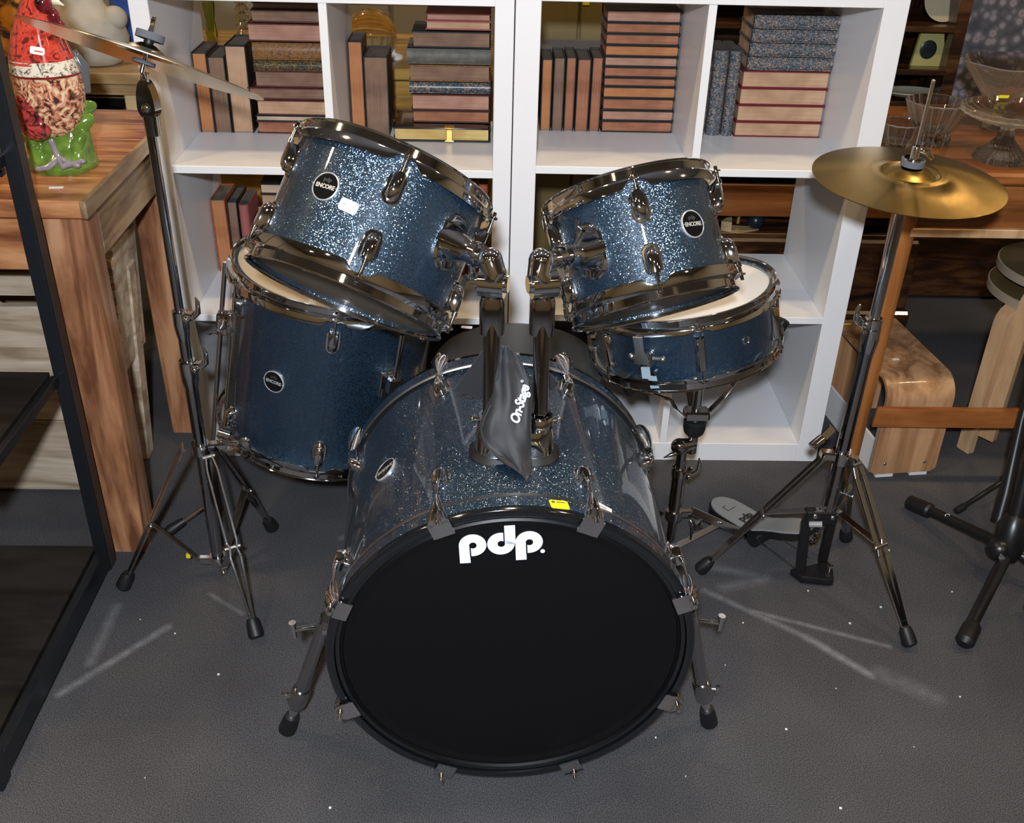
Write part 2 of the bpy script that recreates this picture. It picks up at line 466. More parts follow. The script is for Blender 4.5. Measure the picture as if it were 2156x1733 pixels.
M_pine = wood('pale_pine', (0.38, 0.24, 0.10), (0.52, 0.35, 0.17), (0.62, 0.46, 0.25), (1.0, 7, 7), 0.45)
M_olive = plain('olive_panel', (0.16, 0.115, 0.035), 0.5, vary=0.15)
M_greycloth = plain('grey_cushion', (0.30, 0.28, 0.28), 0.9, vary=0.1, vscale=30)
M_seat = plain('black_vinyl_seat', (0.035, 0.037, 0.038), 0.42, bump=0.05, bscale=500)
M_gold = plain('gold_leaf', (0.75, 0.50, 0.14), 0.3, 0.9)
M_grey = plain('grey_pedal_plate', (0.30, 0.30, 0.29), 0.42, bump=0.05, bscale=500)
M_wall = plain('cream_wall', (0.42, 0.38, 0.31), 0.8)
M_ceil = plain('ceiling_board', (0.30, 0.30, 0.31), 0.9)
M_stone = plain('pale_stone', (0.50, 0.46, 0.38), 0.75, bump=0.3, bscale=90, vary=0.1, vscale=30)
M_blue = plain('blue_glaze', (0.02, 0.07, 0.32), 0.35, vary=0.3, vscale=20)
M_orange = marbled('orange_glaze', (0.03, 0.02, 0.01), (0.50, 0.20, 0.02), (0.62, 0.28, 0.03), 14)
def glass(name, col, rough=0.02, bump=0.0):
    m, nt, b = nodes(name); setp(b, color=col, rough=rough, trans=1.0, ior=1.48)
    return m
M_glass = glass('clear_glass', (0.97, 0.95, 0.93))
M_greenglass = glass('green_glass', (0.45, 0.55, 0.12))
M_yellowglass = glass('straw_glass', (0.90, 0.84, 0.62))

def see_through(m, col, fac):
    nt = m.node_tree; b = nt.nodes['Principled BSDF']
    t = nt.nodes.new('ShaderNodeBsdfTranslucent'); t.inputs[0].default_value = (*col, 1)
    x = nt.nodes.new('ShaderNodeMixShader'); x.inputs[0].default_value = fac
    nt.links.new(b.outputs[0], x.inputs[1]); nt.links.new(t.outputs[0], x.inputs[2])
    nt.links.new(x.outputs[0], nt.nodes['Material Output'].inputs[0])
see_through(M_headclear, (0.80, 0.72, 0.58), 0.5)
setp(M_headclear.node_tree.nodes['Principled BSDF'], coat=0.15, rough=0.35)
see_through(M_glass, (0.9, 0.88, 0.86), 0.16)
# ------------------------------------------------------------------ the room
def struct(name, g, mat, loc=(0, 0, 0)):
    o = solo(name, g, mat, None, None, loc); o['kind'] = 'structure'
    return o
struct('floor', G().box((0, 0, -0.02), (8.4, 8.4, 0.04)), carpet(), (0, 0, 0))
struct('ceiling', G().box((0, 0, 0.03), (8.4, 8.4, 0.06)), M_ceil, (0, 0, 3.02))
struct('wall_back', G().box((0, 0, 0), (8.4, 0.1, 3.04)), M_wall, (0, 4.2, 1.5))
struct('wall_front', G().box((0, 0, 0), (8.4, 0.1, 3.04)), M_wall, (0, -4.2, 1.5))
struct('wall_left', G().box((0, 0, 0), (0.1, 8.4, 3.04)), M_wall, (-4.2, 0, 1.5))
struct('wall_right', G().box((0, 0, 0), (0.1, 8.4, 3.04)), M_wall, (4.2, 0, 1.5))

# ------------------------------------------------------------------ the two white bookcases
def bookcase(x0, wid, side, label):
    t, op, dep = 0.017, 0.335, 0.39
    rt = root('bookcase', label, 'bookcase', (x0, 0, 0), 'white cube bookcases')
    H = 2 * side + 4 * op + 3 * t
    for x in (side / 2, wid - side / 2):
        part('side_panel', G().box((x, dep / 2, H / 2), (side, dep, H), b=0.0012), M_white, rt)
    inner = wid - 2 * side
    part('bottom_panel', G().box((wid / 2, dep / 2 + .0003, side / 2), (inner, dep, side), b=0.0012), M_white, rt)
    part('top_panel', G().box((wid / 2, dep / 2, H - side / 2), (inner, dep, side), b=0.0012), M_white, rt)
    z = side
    for k in range(4):
        part('divider', G().box((wid / 2, dep / 2 + .0004, z + op / 2), (t, dep - .001, op), b=0.0008), M_white, rt)
        z += op
        if k < 3:
            part('shelf_board', G().box((wid / 2, dep / 2, z + t / 2), (inner, dep, t), b=0.0010), M_white, rt)
            z += t
bookcase(-0.7662, 0.765, 0.039, 'white cube bookcase with thin frame holding mismatched old books')
bookcase(0.0012, 0.79, 0.0515, 'white cube bookcase with thick frame holding matching volumes and marbled books')

# ------------------------------------------------------------------ drums
def stadium(w, l, n=8, oy=0.0):
    r = w / 2; h = l / 2 - r; p = []
    for k in range(n + 1):
        t = pi * k / n; p.append((r * cos(t), h + r * sin(t) + oy))
    for k in range(n + 1):
        t = pi + pi * k / n; p.append((r * cos(t), -h + r * sin(t) + oy))
    return p
def rrect(w, l, r, n=4, oy=0.0):
    p = []
    for cx, cy, a in ((w / 2 - r, l / 2 - r, 0), (-w / 2 + r, l / 2 - r, 90), (-w / 2 + r, -l / 2 + r, 180), (w / 2 - r, -l / 2 + r, 270)):
        for k in range(n + 1):
            t = radians(a + 90 * k / n); p.append((cx + r * cos(t), cy + r * sin(t) + oy))
    return p
def lift(p, z): return [(x, y, z) for x, y in p]

def lug_mesh(sc_=1.0):
    """oval base plate with a raised housing; y points at the hoop"""
    g = G()
    pl = lambda w, l, z, oy: lift([(x, y + oy) for x, y in stadium(w, l, 8)], z)
    g.loft([pl(.0285, .050, -.004, 0), pl(.0285, .050, .0018, 0), pl(.0255, .047, .0032, 0)])
    n = 8
    def h(w, l, oy, z):
        # square towards the hoop, round at the other end
        p = []
        r = w / 2
        for k in range(n + 1):
            t = pi + pi * k / n; p.append((r * cos(t), -(l / 2 - r) + r * sin(t) + oy, z))
        p += [(w / 2, l / 2 - .003 + oy, z), (w / 2 - .002, l / 2 + oy, z), (-w / 2 + .002, l / 2 + oy, z), (-w / 2, l / 2 - .003 + oy, z)]
        return p
    g.loft([h(.0195, .042, .002, .003), h(.0195, .042, .002, .010), h(.0165, .034, .005, .0165), h(.0105, .024, .009, .0185)])
    me = g.mesh('lug', M_chrome, 40)
    return me
LUG = lug_mesh()

def rod_mesh(L, r=0.0026, head=True):
    """tension rod along +y, starting at the lug, key head at the far end"""
    g = G().cyl((0, 0, 0), (0, L, 0), r, n=10)
    g.cyl((0, 0, 0), (0, .007, 0), r * 1.7, n=10)
    g.cyl((0, L - .001, 0), (0, L + .0015, 0), r * 2.6, n=14)
    if head:
        g.box((0, L + .0050, 0), (.0052, .008, .0052), b=.0006)
    return g.mesh('tension_rod', M_chrome)

def hoop_geo(R, nl, th0, up, deep=.034, shallow=.0225, wall=.0145):
    """triple-flanged steel hoop, lip at z=0, body running to -up; the outer flange dips between the lugs"""
    base = [(R, 0), (R + .0006, .0012), (R - .0004, .0026), (R - .0028, .0030), (R - .0030, wall), (R + .0015, wall + .0022), (R + .0052, wall + .0034),
            (R + .0066, wall + .006), (R + .0068, None), (R + .0056, None), (R + .0052, wall + .0064), (R + .001, wall + .0042), (R - .0045, wall + .0010), (R - .0048, .0010), (R - .0030, -.0006)]
    def mod(k, t, r, z):
        a = (math.degrees(t) - th0) % (360 / nl)
        a = min(a, 360 / nl - a) / (180 / nl)          # 0 at a lug, 1 half way
        w = max(0.0, min(1.0, (a - 0.10) / 0.16)); w = w * w * (3 - 2 * w)
        ear = max(0.0, 1 - a / 0.09)
        if z is None: z = shallow + (deep - shallow) * w
        if k in (6, 7, 8, 9, 10): r = r + .0050 * ear * ear
        return r, -up * z
    g = G(); n = 180
    g.lathe([(r, z if z is not None else None) for r, z in base], n, closed=True, mod=mod)
    return g

def head_geo(R, z, up, collar=.006):
    return G().lathe([(0.0005, z), (R * .5, z), (R * .90, z), (R - .010, z - up * .0004), (R - .0048, z - up * collar), (R - .0048, z - up * (collar + .001)), (R * .9, z - up * .002), (0.0005, z - up * .0012)], 72)

def badge(rt, th, r, s, rot=0, tilt=0, size=.0215):
    M = polar(th, r + .0002, s) @ Matrix.Rotation(radians(rot), 4, 'Z')
    b = part('badge', G().lathe([(size, -.001), (size, .0018), (size * .93, .0026), (size * .90, .0016), (.0003, .0016)], 40), M_silver, rt, M, 'round black metal badge with silver rim')
    part('badge_face', G().lathe([(size * .90, .0014), (size * .9, .0019), (.0003, .0019)], 40), M_badge, b)
    text('badge_lettering', 'ENCORE', size * .40, M_silver, b, Matrix.Translation((0, -size * .02, .0022)), .0002, offset=.0003, sx=.95)
    text('badge_lettering', 'pdp', size * .42, M_dim, b, Matrix.Translation((0, size * .46, .0022)), .0001)
    for sx in (-1, 1):
        part('badge_star', G().prism([(0, size * .13), (size * .04, 0), (0, -size * .13), (-size * .04, 0)], .0018, .0024).prism([(size * .13, 0), (0, size * .04), (-size * .13, 0), (0, -size * .04)], .0018, .0024), M_silver, b, Matrix.Translation((sx * size * .93, 0, .0006)))
    return b

def tom(name, label, c, a, L, rs, R, nl, th0, heads, hoopdeep=.034, lug_s=(.30, .70), full=False, group=None, cat='drum'):
    M = frame(c, a, (0, -1, 0))
    rt = root(name, label, cat, M, group)
    part('shell', G().lathe([(rs, .006), (rs, L - .006), (rs - .006, L - .006), (rs - .006, .006)], 128, closed=True), M_wrap, rt)
    g = hoop_geo(R, nl, th0, 1, hoopdeep); 
    part('hoop', g, M_chrome, rt, Matrix.Translation((0, 0, L)), 'chrome batter hoop with flanged edge')
    g = hoop_geo(R, nl, th0, -1, hoopdeep)
    part('hoop', g, M_chrome, rt, None, 'chrome bottom hoop with flanged edge')
    part('batter_head', head_geo(R, L - .011, 1), heads[0], rt)
    part('resonant_head', head_geo(R, .011, -1), heads[1], rt)
    rods = {}
    for k in range(nl):
        th = th0 + k * 360 / nl
        if full:
            continue
        for end in (1, 0):
            s = L * lug_s[1] if end else L * lug_s[0]
            P = polar(th, rs, s) @ (Matrix.Identity(4) if end else Matrix.Rotation(pi, 4, 'Z'))
            part('lug', LUG, M_chrome, rt, P)
            d = (L - .0185 - s if end else s - .0185) - .022
            key = round(d, 4)
            if key not in rods: rods[key] = rod_mesh(d)
            part('tension_rod', rods[key], M_chrome, rt, P @ Matrix.Translation((0, .022, R + .0085 - rs)))
    return rt, M

LTc, LTa = (-.271, -.728, .771), (.357, .543, .76)
RTc, RTa = (.216, -.698, .747), (-.236, .538, .809)
FTc, FTa = (-.409, -.265, .255), (.172, .032, .985)
SNc, SNa = (.353, -.334, .483), (-.187, .096, .978)

lt, LTM = tom('rack_tom', 'wider blue sparkle rack tom tilted over the floor tom', LTc, LTa, .2207, .1524, .1600, 5, -1, (M_headclear, M_headclear), group='rack toms over the bass drum')
badge(lt, -36, .1524, .1236, 0)
P = polar(-19.5, .1528, .107) @ Matrix.Rotation(radians(-4), 4, 'Z')
st = part('price_sticker', G().prism([(-.014, -.006), (-.011, -.009), (.011, -.009), (.014, -.006), (.014, .006), (.011, .009), (-.011, .009), (-.014, .006)], .0002, .0008), M_sticker, lt, P, 'small white price sticker')
text('sticker_print', 'B', .006, M_ink, st, Matrix.Translation((-.007, 0, .0009)), .00005)

rt2, RTM = tom('rack_tom', 'smaller blue sparkle rack tom tilted over the snare drum', RTc, RTa, .2008, .127, .1350, 5, 4, (M_headclear, M_headclear), group='rack toms over the bass drum')
badge(rt2, 38.5, .127, .1014, 0)
ft, FTM = tom('floor_tom', 'deep blue sparkle floor tom standing beside the cymbal stand', FTc, FTa, .377, .2032, .2120, 6, 5.5, (M_headsmooth, M_headclear), lug_s=(.165, .815))
badge(ft, -24, .2032, .1942, 0, size=.0225)
# floor tom legs: bracket, rod bent outwards near the floor, rubber foot
def ft_leg(th, bend_z, foot, top=.13):
    inv = FTM.inverted()
    B = polar(th, .2032, .215)
    br = part('leg_bracket', G().prism(rrect(.040, .056, .004), -.004, .005, b=.001).box((0, .004, .016), (.026, .036, .026), b=.004).cyl((.012, -.006, .016), (.034, -.006, .018), .0045), M_chrome, ft, B)
    part('wing_nut', wing_geo(.018), M_chrome, br, Matrix.Translation((.036, -.006, .018)) @ Matrix.Rotation(pi / 2, 4, 'Y'))
    p0 = B @ Vector((0, top, .020)); p1 = B @ Vector((0, 0, .020))
    axis = (p1 - p0).normalized()
    w0 = FTM @ p1; wax = (FTM.to_3x3() @ axis).normalized()
    t = (w0.z - bend_z) / -wax.z
    w1 = w0 + wax * t
    f = Vector(foot)
    lp = [inv @ Vector(q) for q in (FTM @ p0, w1 - wax * .02, w1 + (f - w1) * .06, f + (w1 - f).normalized() * .02)]
    lg = part('leg', G().tube(lp, .0050, 12), M_chrome, ft, None, 'thin chrome leg rod with knurling')
    part('rubber_foot', G().tube([inv @ (f + (w1 - f).normalized() * .045), inv @ (f + (w1 - f).normalized() * .012), inv @ f], [.009, .013, .010], 14), M_rubber, lg)

def wing_geo(s=.02, t=.004):
    """wing nut: hub and two rounded ears, axis along z"""
    g = G().cyl((0, 0, -.004), (0, 0, .007), .0055, .0045, 14)
    for sg in (-1, 1):
        pts = [(sg * .003, .0), (sg * .010, .001), (sg * (s), .012), (sg * (s + .002), .017), (sg * (s - .004), .019), (sg * .010, .011), (sg * .003, .008)]
        if sg < 0: pts.reverse()
        M = Matrix.Rotation(pi / 2, 4, 'X')
        g.prism([(x, y) for x, y in pts], -t / 2, t / 2, M, b=.0008)
    return g
ft_leg(-88, .055, (-.758, -.329, .011))
ft_leg(40, .05, (-.275, -.50, .011), top=.115)
ft_leg(160, .05, (-.36, .075 - .12, .011))

# ------------------------------------------------------------------ snare drum
sn, SNM = tom('snare_drum', 'shallow blue sparkle snare drum with white head under the smaller rack tom', SNc, SNa, .144, .178, .187, 6, 2, (M_headwhite, M_headclear), hoopdeep=.028, full=True)
for k in range(6):
    P = polar(2 + 60 * k, .178, .072)
    g = G().box((0, 0, .001), (.021, .072, .006), b=.001)
    g.loft([lift(rrect(.019, .070, .003), .003), lift(rrect(.019, .070, .003), .009), lift(rrect(.010, .064, .003), .0155)])
    part('lug', g, M_chrome, sn, P)
    part('tension_rod', G().cyl((0, .030, .0145), (0, .058, .0145), .0026, n=10).box((0, .060, .0145), (.0052, .009, .0052), b=.0006).cyl((0, .052, .0145), (0, .0545, .0145), .006, n=12), M_chrome, sn, P)
    part('tension_rod', G().cyl((0, -.030, .0145), (0, -.058, .0145), .0026, n=10).box((0, -.060, .0145), (.0052, .009, .0052), b=.0006).cyl((0, -.052, .0145), (0, -.0545, .0145), .006, n=12), M_chrome, sn, P)
P = polar(32.5, .178, .070)
part('air_vent', G().lathe([(.0085, -.001), (.0085, .001), (.007, .0022), (.0055, .001), (.0052, -.004), (.0003, -.004)], 24), M_chrome, sn, P, 'round chrome vent eyelet')
P = polar(-30, .178, .074)
g = G().prism(rrect(.034, .026, .004), -.001, .004, b=.0008)
g.box((.0, -.004, .011), (.030, .030, .016), b=.003)
stn = part('snare_strainer', g, M_chrome, sn, P)
part('strainer_lever', G().prism([(-.011, .040), (.009, .040), (.008, .012), (.013, .0), (.015, -.016), (-.016, -.016), (-.013, .0), (-.010, .012)], .018, .0205, b=.0006), M_steel, stn, Matrix.Translation((-.004, .004, 0)))
part('strainer_knob', G().cyl((.016, -.002, .011), (.034, -.002, .011), .0045).ball((.036, -.002, .011), .0065), M_steel, stn)
part('strainer_knob', G().ball((-.028, -.002, .008), (.007, .008, .006)), M_steel, stn)
part('strainer_screw', G().cyl((-.012, -.030, .004), (-.012, -.030, .014), .0055).cyl((.016, -.031, .004), (.016, -.031, .014), .0055), M_chrome, stn, kind='stuff')
part('snare_strap', G().box((0, -.030, .014), (.018, .026, .0006)).box((.004, -.052, .010), (.018, .026, .0006), Matrix.Rotation(radians(8), 4, 'Z')), M_glue, stn)
P = polar(-88, .178, .062)
part('butt_plate', G().loft([lift(stadium(.034, .052, 8), -.002), lift(stadium(.034, .052, 8), .008), lift(stadium(.022, .040, 8), .015)]), M_chrome, sn, P)

# ------------------------------------------------------------------ bass drum
Kc, Ka, KL, KR, Ks = (-.006, -1.004, .2975), (-.036, .999, .02), .4592, .286, .2794
KM = frame(Kc, Ka, (0, 0, 1))      # x up, y right, z to the back
kd = root('bass_drum', 'large blue sparkle bass drum with black front head lying on its side', 'drum', KM)
part('shell', G().lathe([(Ks, .036), (Ks, KL - .036), (Ks - .007, KL - .036), (Ks - .007, .036)], 160, closed=True), M_wrap, kd)
def kick_hoop(up):
    pr = [(KR - .013, .001), (KR - .0115, .0), (KR - .002, .0), (KR, .002), (KR, .0385), (KR - .0015, .040), (KR - .012, .040), (KR - .013, .039)]
    return G().lathe([(r, up * z) for r, z in pr], 160, closed=True)
h = part('hoop', kick_hoop(1), M_ebony, kd, None, 'gloss black wooden hoop with sparkle inlay band', ang=50)
part('inlay_band', G().lathe([(KR + .0004, .010), (KR + .0004, .031), (KR - .001, .031), (KR - .001, .010)], 160, closed=True), M_wrap, h)
part('hoop_glint_ring', G().lathe([(KR + .0005, .0330), (KR + .0005, .0388), (KR - .002, .0402), (KR - .002, .0330)], 160, closed=True), M_steel, h, None, 'pale ring imitating the gloss reflection along the hoop edge')  # added pale ring stands in for the bright reflection on the lacquered edge
h = part('hoop', kick_hoop(-1), M_ebony, kd, Matrix.Translation((0, 0, KL)), 'gloss black rear hoop with sparkle inlay band', ang=50)
part('inlay_band', G().lathe([(KR + .0004, -.010), (KR + .0004, -.031), (KR - .001, -.031), (KR - .001, -.010)], 160, closed=True), M_wrap, h)
part('hoop_glint_ring', G().lathe([(KR + .0005, -.0330), (KR + .0005, -.0388), (KR - .002, -.0402), (KR - .002, -.0330)], 160, closed=True), M_steel, h, None, 'pale ring imitating the gloss reflection along the hoop edge')  # rear hoop's reflection line, likewise built as a pale ring
hr = KR - .0135
fh = part('front_head', G().lathe([(.0005, .0125), (hr - .030, .0125), (hr - .0235, .0120), (hr - .020, .0100), (hr - .014, .0092), (hr - .0105, .0120), (hr - .0090, .0120), (hr - .0065, .0075), (hr - .002, .0070), (hr, .010), (hr, .035), (hr - .02, .030), (.0005, .016)], 160), M_headblack, kd, None, 'plain black front head with white lettering')
part('front_head_ring', G().lathe([(hr - .0070, .0072), (hr - .0015, .0062), (hr, .008), (hr - .004, .012)], 160, closed=True), M_blackpaint, kd)
part('batter_head', G().lathe([(.0005, KL - .014), (hr - .02, KL - .014), (hr, KL - .010), (hr, KL - .03), (.0005, KL - .018)], 120), M_headclear, kd)

# lettering on the front head: bowls, stems and counters as flat pieces
def logo(parent, M, s, white, blk, dot=True):
    def disc(cx, cy, rx, ry, z0, z1): return G().prism([(cx + rx * cos(2 * pi * k / 48), cy + ry * sin(2 * pi * k / 48)) for k in range(48)], z0, z1)
    # unit: 1 = bowl radius; p, d and p joined
    t = .0006
    S = Matrix.Diagonal((s, s, 1, 1))
    w = G()
    def arc(cx, cy, r, a0, a1, n=28): return [(cx + r * cos(radians(a0 + (a1 - a0) * k / n)), cy + r * sin(radians(a0 + (a1 - a0) * k / n))) for k in range(n + 1)]
    # first p: bowl and stem
    for cx in (-2.12, 1.98):
        w.prism(arc(cx, 0, 1.0, 180, -100) + [(cx - .17, -.36), (cx - .17, 0)], 0, t)
        w.prism([(cx - 1.0, .02), (cx - .22, .02), (cx - .22, -1.62), (cx - 1.0, -1.62)], 0, t)
    w.prism(arc(-.06, 0, 1.0, 70, 360) + [(.94, 0), (.20, .3), (.20, .94)], 0, t)
    w.prism([(.22, -.05), (1.0, -.05), (1.0, 1.62), (.22, 1.62)], 0, t)
    o = part('lettering', w, white, parent, M @ S, 'large white letters pdp')
    c = G()
    for cx in (-2.12, 1.98):
        c.prism([(cx + .02 + .27 * cos(2 * pi * k / 28), .27 * sin(2 * pi * k / 28)) for k in range(28)], t, t * 1.6)
        c.prism([(cx - .24, 0), (cx - .14, -.10), (cx - .14, -1.02), (cx - .24, -1.02)], t, t * 1.6)
    c.prism([(-.04 + .27 * cos(2 * pi * k / 28), .27 * sin(2 * pi * k / 28)) for k in range(28)], t, t * 1.6)
    c.prism([(.13, 1.02), (.22, 1.02), (.22, .10), (.13, 0)], t, t * 1.6)
    part('letter_counters', c, blk, o, None, kind='stuff')
    if dot:
        part('lettering', G().lathe([(.17, 0), (.17, t), (.0005, t)], 20), white, parent, M @ Matrix.Translation((2.95 * s, -.92 * s, 0)) @ S, 'tiny registered mark')
# head plane seen from the front: x right, y up, z towards the viewer
HM = Matrix(((0, 1, 0, 0), (1, 0, 0, 0), (0, 0, -1, 0), (0, 0, 0, 1)))
logo(fh, Matrix.Translation((0, 0, .0119)) @ HM @ Matrix.Translation((-.0190, .2155, 0)) @ Matrix.Rotation(radians(3.2), 4, 'Z'), .0200, M_whitecap, M_headblack)

# claws, rods and lugs, eight at each end
def claw_geo():
    """local: x tangential, y towards the drum's end (outward past the hoop), z radial, origin on the hoop's end edge at z = hoop radius"""
    g = G()
    g.loft([[(-.0165, .0035, -.022), (.0165, .0035, -.022), (.0165, .0060, -.022), (-.0165, .0060, -.022)],
            [(-.0165, .0035, .005), (.0165, .0035, .005), (.0165, .0060, .005), (-.0165, .0060, .005)]])
    L = []
    for (y, w, z0, z1) in ((.006, .0330, .001, .013), (-.004, .0300, .001, .0165), (-.020, .0220, .001, .0175), (-.038, .0140, .002, .0155), (-.052, .0080, .004, .0130)):
        n = 12; l = []
        for k in range(n + 1):
            t = pi * k / n; l.append((w / 2 * cos(t), y, z0 + (z1 - z0) * sin(t)))
        l += [(-w / 2, y, z0 - .0008), (w / 2, y, z0 - .0008)]
        L.append(l)
    g.loft(L)
    return g
CLAW = claw_geo().mesh('claw_hook', M_chrome, 50)
KHEAD = G().cyl((0, .006, .0075), (0, .010, .0075), .0065, n=16).cyl((0, .010, .0075), (0, .018, .0075), .0042, .0036, n=12).mesh('claw_screw', M_chrome)
KROD = G().cyl((0, 0, 0), (0, .036, 0), .0027, n=10).cyl((0, 0, 0), (0, .008, 0), .0046, n=10).mesh('tension_rod', M_chrome)
for k in range(8):
    th = 22.5 + 45 * k
    for end in (0, 1):
        s = 0 if end == 0 else KL
        P = polar(th, KR, s) @ (Matrix.Rotation(pi, 4, 'Z') if end == 0 else Matrix.Identity(4))
        cl = part('claw_hook', CLAW, M_chrome, kd, P)
        part('claw_screw', KHEAD, M_chrome, cl)
        sl = .112 if end == 0 else KL - .084
        Q = polar(th, Ks, sl) @ (Matrix.Rotation(pi, 4, 'Z') if end == 0 else Matrix.Identity(4))
        part('lug', LUG, M_chrome, kd, Q)
        d = (sl - .050 if end == 0 else KL - .050 - sl) - .020
        g = G().cyl((0, 0, 0), (0, d, .0), .0027, n=10).cyl((0, 0, 0), (0, .008, 0), .0046, n=10)
        part('tension_rod', g, M_chrome, kd, Q @ Matrix.Translation((0, .020, KR + .0085 - Ks)))
badge(kd, -45, Ks, .2252, 180, size=.0225)
# stickers on the hoop and shell
yst = part('price_sticker', G().prism([(-.0135, -.0075), (-.011, -.0095), (.013, -.0095), (.0145, -.0065), (.0135, .0075), (.011, .0095), (-.012, .0095), (-.0145, .0065)], 0, .0007), M_yellow, kd, polar(12.5, KR + .0006, .018) @ Matrix.Rotation(radians(6), 4, 'Z'), 'yellow price sticker on front hoop')
part('sticker_print', G().box((-.0085, .0045, .0009), (.0045, .0040, .0003)).box((.003, .0045, .0009), (.013, .0012, .0003)), M_ink, yst)
text('sticker_print', 's', .004, M_yellow, yst, Matrix.Translation((-.0085, .0045, .0012)), .00003)
wst = part('price_sticker', G().prism([(-.013, -.006), (-.011, -.008), (.013, -.008), (.013, .008), (-.011, .008), (-.013, .006)], 0, .0006), M_sticker, kd, polar(28.5, Ks + .0003, .052) @ Matrix.Rotation(radians(-8), 4, 'Z'), 'white price sticker beside the front hoop')
part('sticker_print', G().box((-.002, .001, .0007), (.011, .0014, .0002)), M_ink, wst)

# spurs
def spur(sg, foot):
    inv = KM.inverted()
    th = 92 * sg
    B = polar(th, Ks, .085)
    br = part('spur_bracket', G().prism(rrect(.050, .060, .006), -.004, .006, b=.001).cyl((0, 0, .006), (0, 0, .020), .017, .014, 24), M_chrome, kd, B)
    a = (KM @ (B @ Vector((0, 0, .018)))); f = Vector(foot)
    d = (f - a).normalized(); L = (f - a).length
    q = lambda u: inv @ (a + d * u)
    sp = part('spur_leg', G().tube([q(-.025), q(L * .60)], [.0125, .0125], 20), M_black_chrome, kd, None, 'tubular steel spur leg')
    part('spur_collar', G().tube([q(L * .57), q(L * .60), q(L * .72), q(L * .76)], [.0145, .0165, .0155, .010], 20), M_leg, sp)
    part('spur_tip', G().tube([q(L * .74), q(L * .86)], [.0075, .0075], 16), M_chrome, sp)
    part('rubber_foot', G().tube([q(L * .85), q(L * .90), q(L * .99), q(L * 1.0)], [.012, .0145, .016, .012], 20), M_rubber, sp)
    side = Vector((sg, -.25, .1)).normalized()
    w = a + d * (L * .64)
    part('wing_screw', G().tube([inv @ w, inv @ (w + side * .028)], .0035, 10).tube([inv @ (w + side * .024 + Vector((0, 0, -.009))), inv @ (w + side * .026 + Vector((0, 0, .009)))], [.003, .004], 8), M_chrome, sp)
    # wing bolt on the bracket
    w = a + Vector((sg * .012, -.012, .012))
    inv = B.inverted() @ inv
    part('wing_bolt', G().tube([inv @ w, inv @ (w + Vector((sg * .030, -.012, .004)))], .0045, 10).tube([inv @ (w + Vector((sg * .031, -.012, -.012))), inv @ (w + Vector((sg * .033, -.012, .018)))], [.004, .006], 12), M_chrome, br)
spur(-1, (-.398, -.887, .004)); spur(1, (.362, -.868, .004))

# tom mount on top: oval base, two receivers, two posts, knuckles and arms
mt = root('tom_mount', 'chrome double tom mount with two posts on the bass drum', 'drum hardware', (-.006, -.848, .573))
part('mount_base', G().loft([lift([(x * 1.0, y * 1.0) for x, y in rrect(.140, .086, .040, 8)], -.006), lift(rrect(.140, .086, .040, 8), .004), lift(rrect(.128, .074, .036, 8), .010)]), M_rubber, mt)
part('mount_block', G().loft([lift(rrect(.122, .066, .030, 8), .008), lift(rrect(.118, .062, .030, 8), .040), lift(rrect(.110, .056, .027, 8), .052)]), M_chrome, mt)
for sx in (-.037, .038):
    part('post_socket', G().lathe([(.0205, .050), (.0205, .066), (.0185, .069), (.0135, .069)], 28), M_chrome, mt, Matrix.Translation((sx, 0, 0)))
    part('socket_screw', G().cyl((sx, 0, .062), (sx * 1.75, -.004, .064), .004).ball((sx * 1.75, -.004, .064), .005), M_chrome, mt)
def post(bx, top, arm_end, wing, sg):
    o = Vector((-.006, -.848, .573)); L = lambda p: Vector(p) - o
    b = Vector((bx, -.848, .60)); t = Vector(top)
    part('post', G().tube([L(b), L(t)], .0123, 24), M_black_chrome, mt, None, 'straight chrome post')
    d = (t - b).normalized()
    part('post_cap', G().loft([lift(rrect(.036, .034, .012, 6), -.062), lift(rrect(.037, .036, .012, 6), -.050), lift(rrect(.037, .036, .012, 6), -.012), lift(rrect(.032, .032, .012, 6), -.004)], Matrix.Translation(L(t))), M_black_chrome, mt)
    k0 = t + Vector((0, 0, .012))
    part('ratchet', G().cyl(L(k0 + Vector((sg * -.018, -.004, .004))), L(k0 + Vector((sg * .018, .004, .004))), .0215, n=28).cyl(L(k0 + Vector((sg * -.023, -.005, .004))), L(k0 + Vector((sg * .023, .005, .004))), .013, n=20), M_chrome, mt)
    k1 = Vector(arm_end)
    e = k1 - Vector(wing)   # elbow axis direction
    part('elbow', G().tube([L(k0 + Vector((0, -.004, .010))), L(k0 * .45 + k1 * .55 + Vector((sg * -.006, -.010, 0))), L(k1)], [.0165, .0165, .0180], 22).ball(L(k1), .0185), M_chrome, mt)
    return k1
k1 = post(-.043, (-.043, -.818, .828), (-.047, -.812, .876), (0, 0, 0), -1)
k2 = post(.032, (.030, -.818, .828), (.026, -.812, .876), (0, 0, 0), 1)
o = Vector((-.006, -.848, .573))
for (k, surf, n_dir, sg) in ((k1, Vector((-.108, -.755, .879)), None, -1), (k2, Vector((.105, -.731, .858)), None, 1)):
    d = (surf - k).normalized()
    part('tom_arm', G().tube([k - o, surf + d * .0 - o], .0112, 20), M_chrome, mt, None, 'short chrome arm reaching the tom')
    m = k + d * (surf - k).length * .32
    part('memory_lock', G().tube([m - d * .008 - o, m + d * .008 - o], .0155, 22), M_chrome, mt)
    # wing bolt below the knuckle
    wb = k + Vector((sg * .004, .012, -.038))
    Mw = Matrix.Translation(wb - o) @ Vector((sg * .9, -.45, -.2)).to_track_quat('Z', 'Y').to_matrix().to_4x4()
    part('wing_bolt', wing_geo(.021, .006).cyl((0, 0, -.012), (0, 0, 0), .006), M_chrome, mt, Mw)
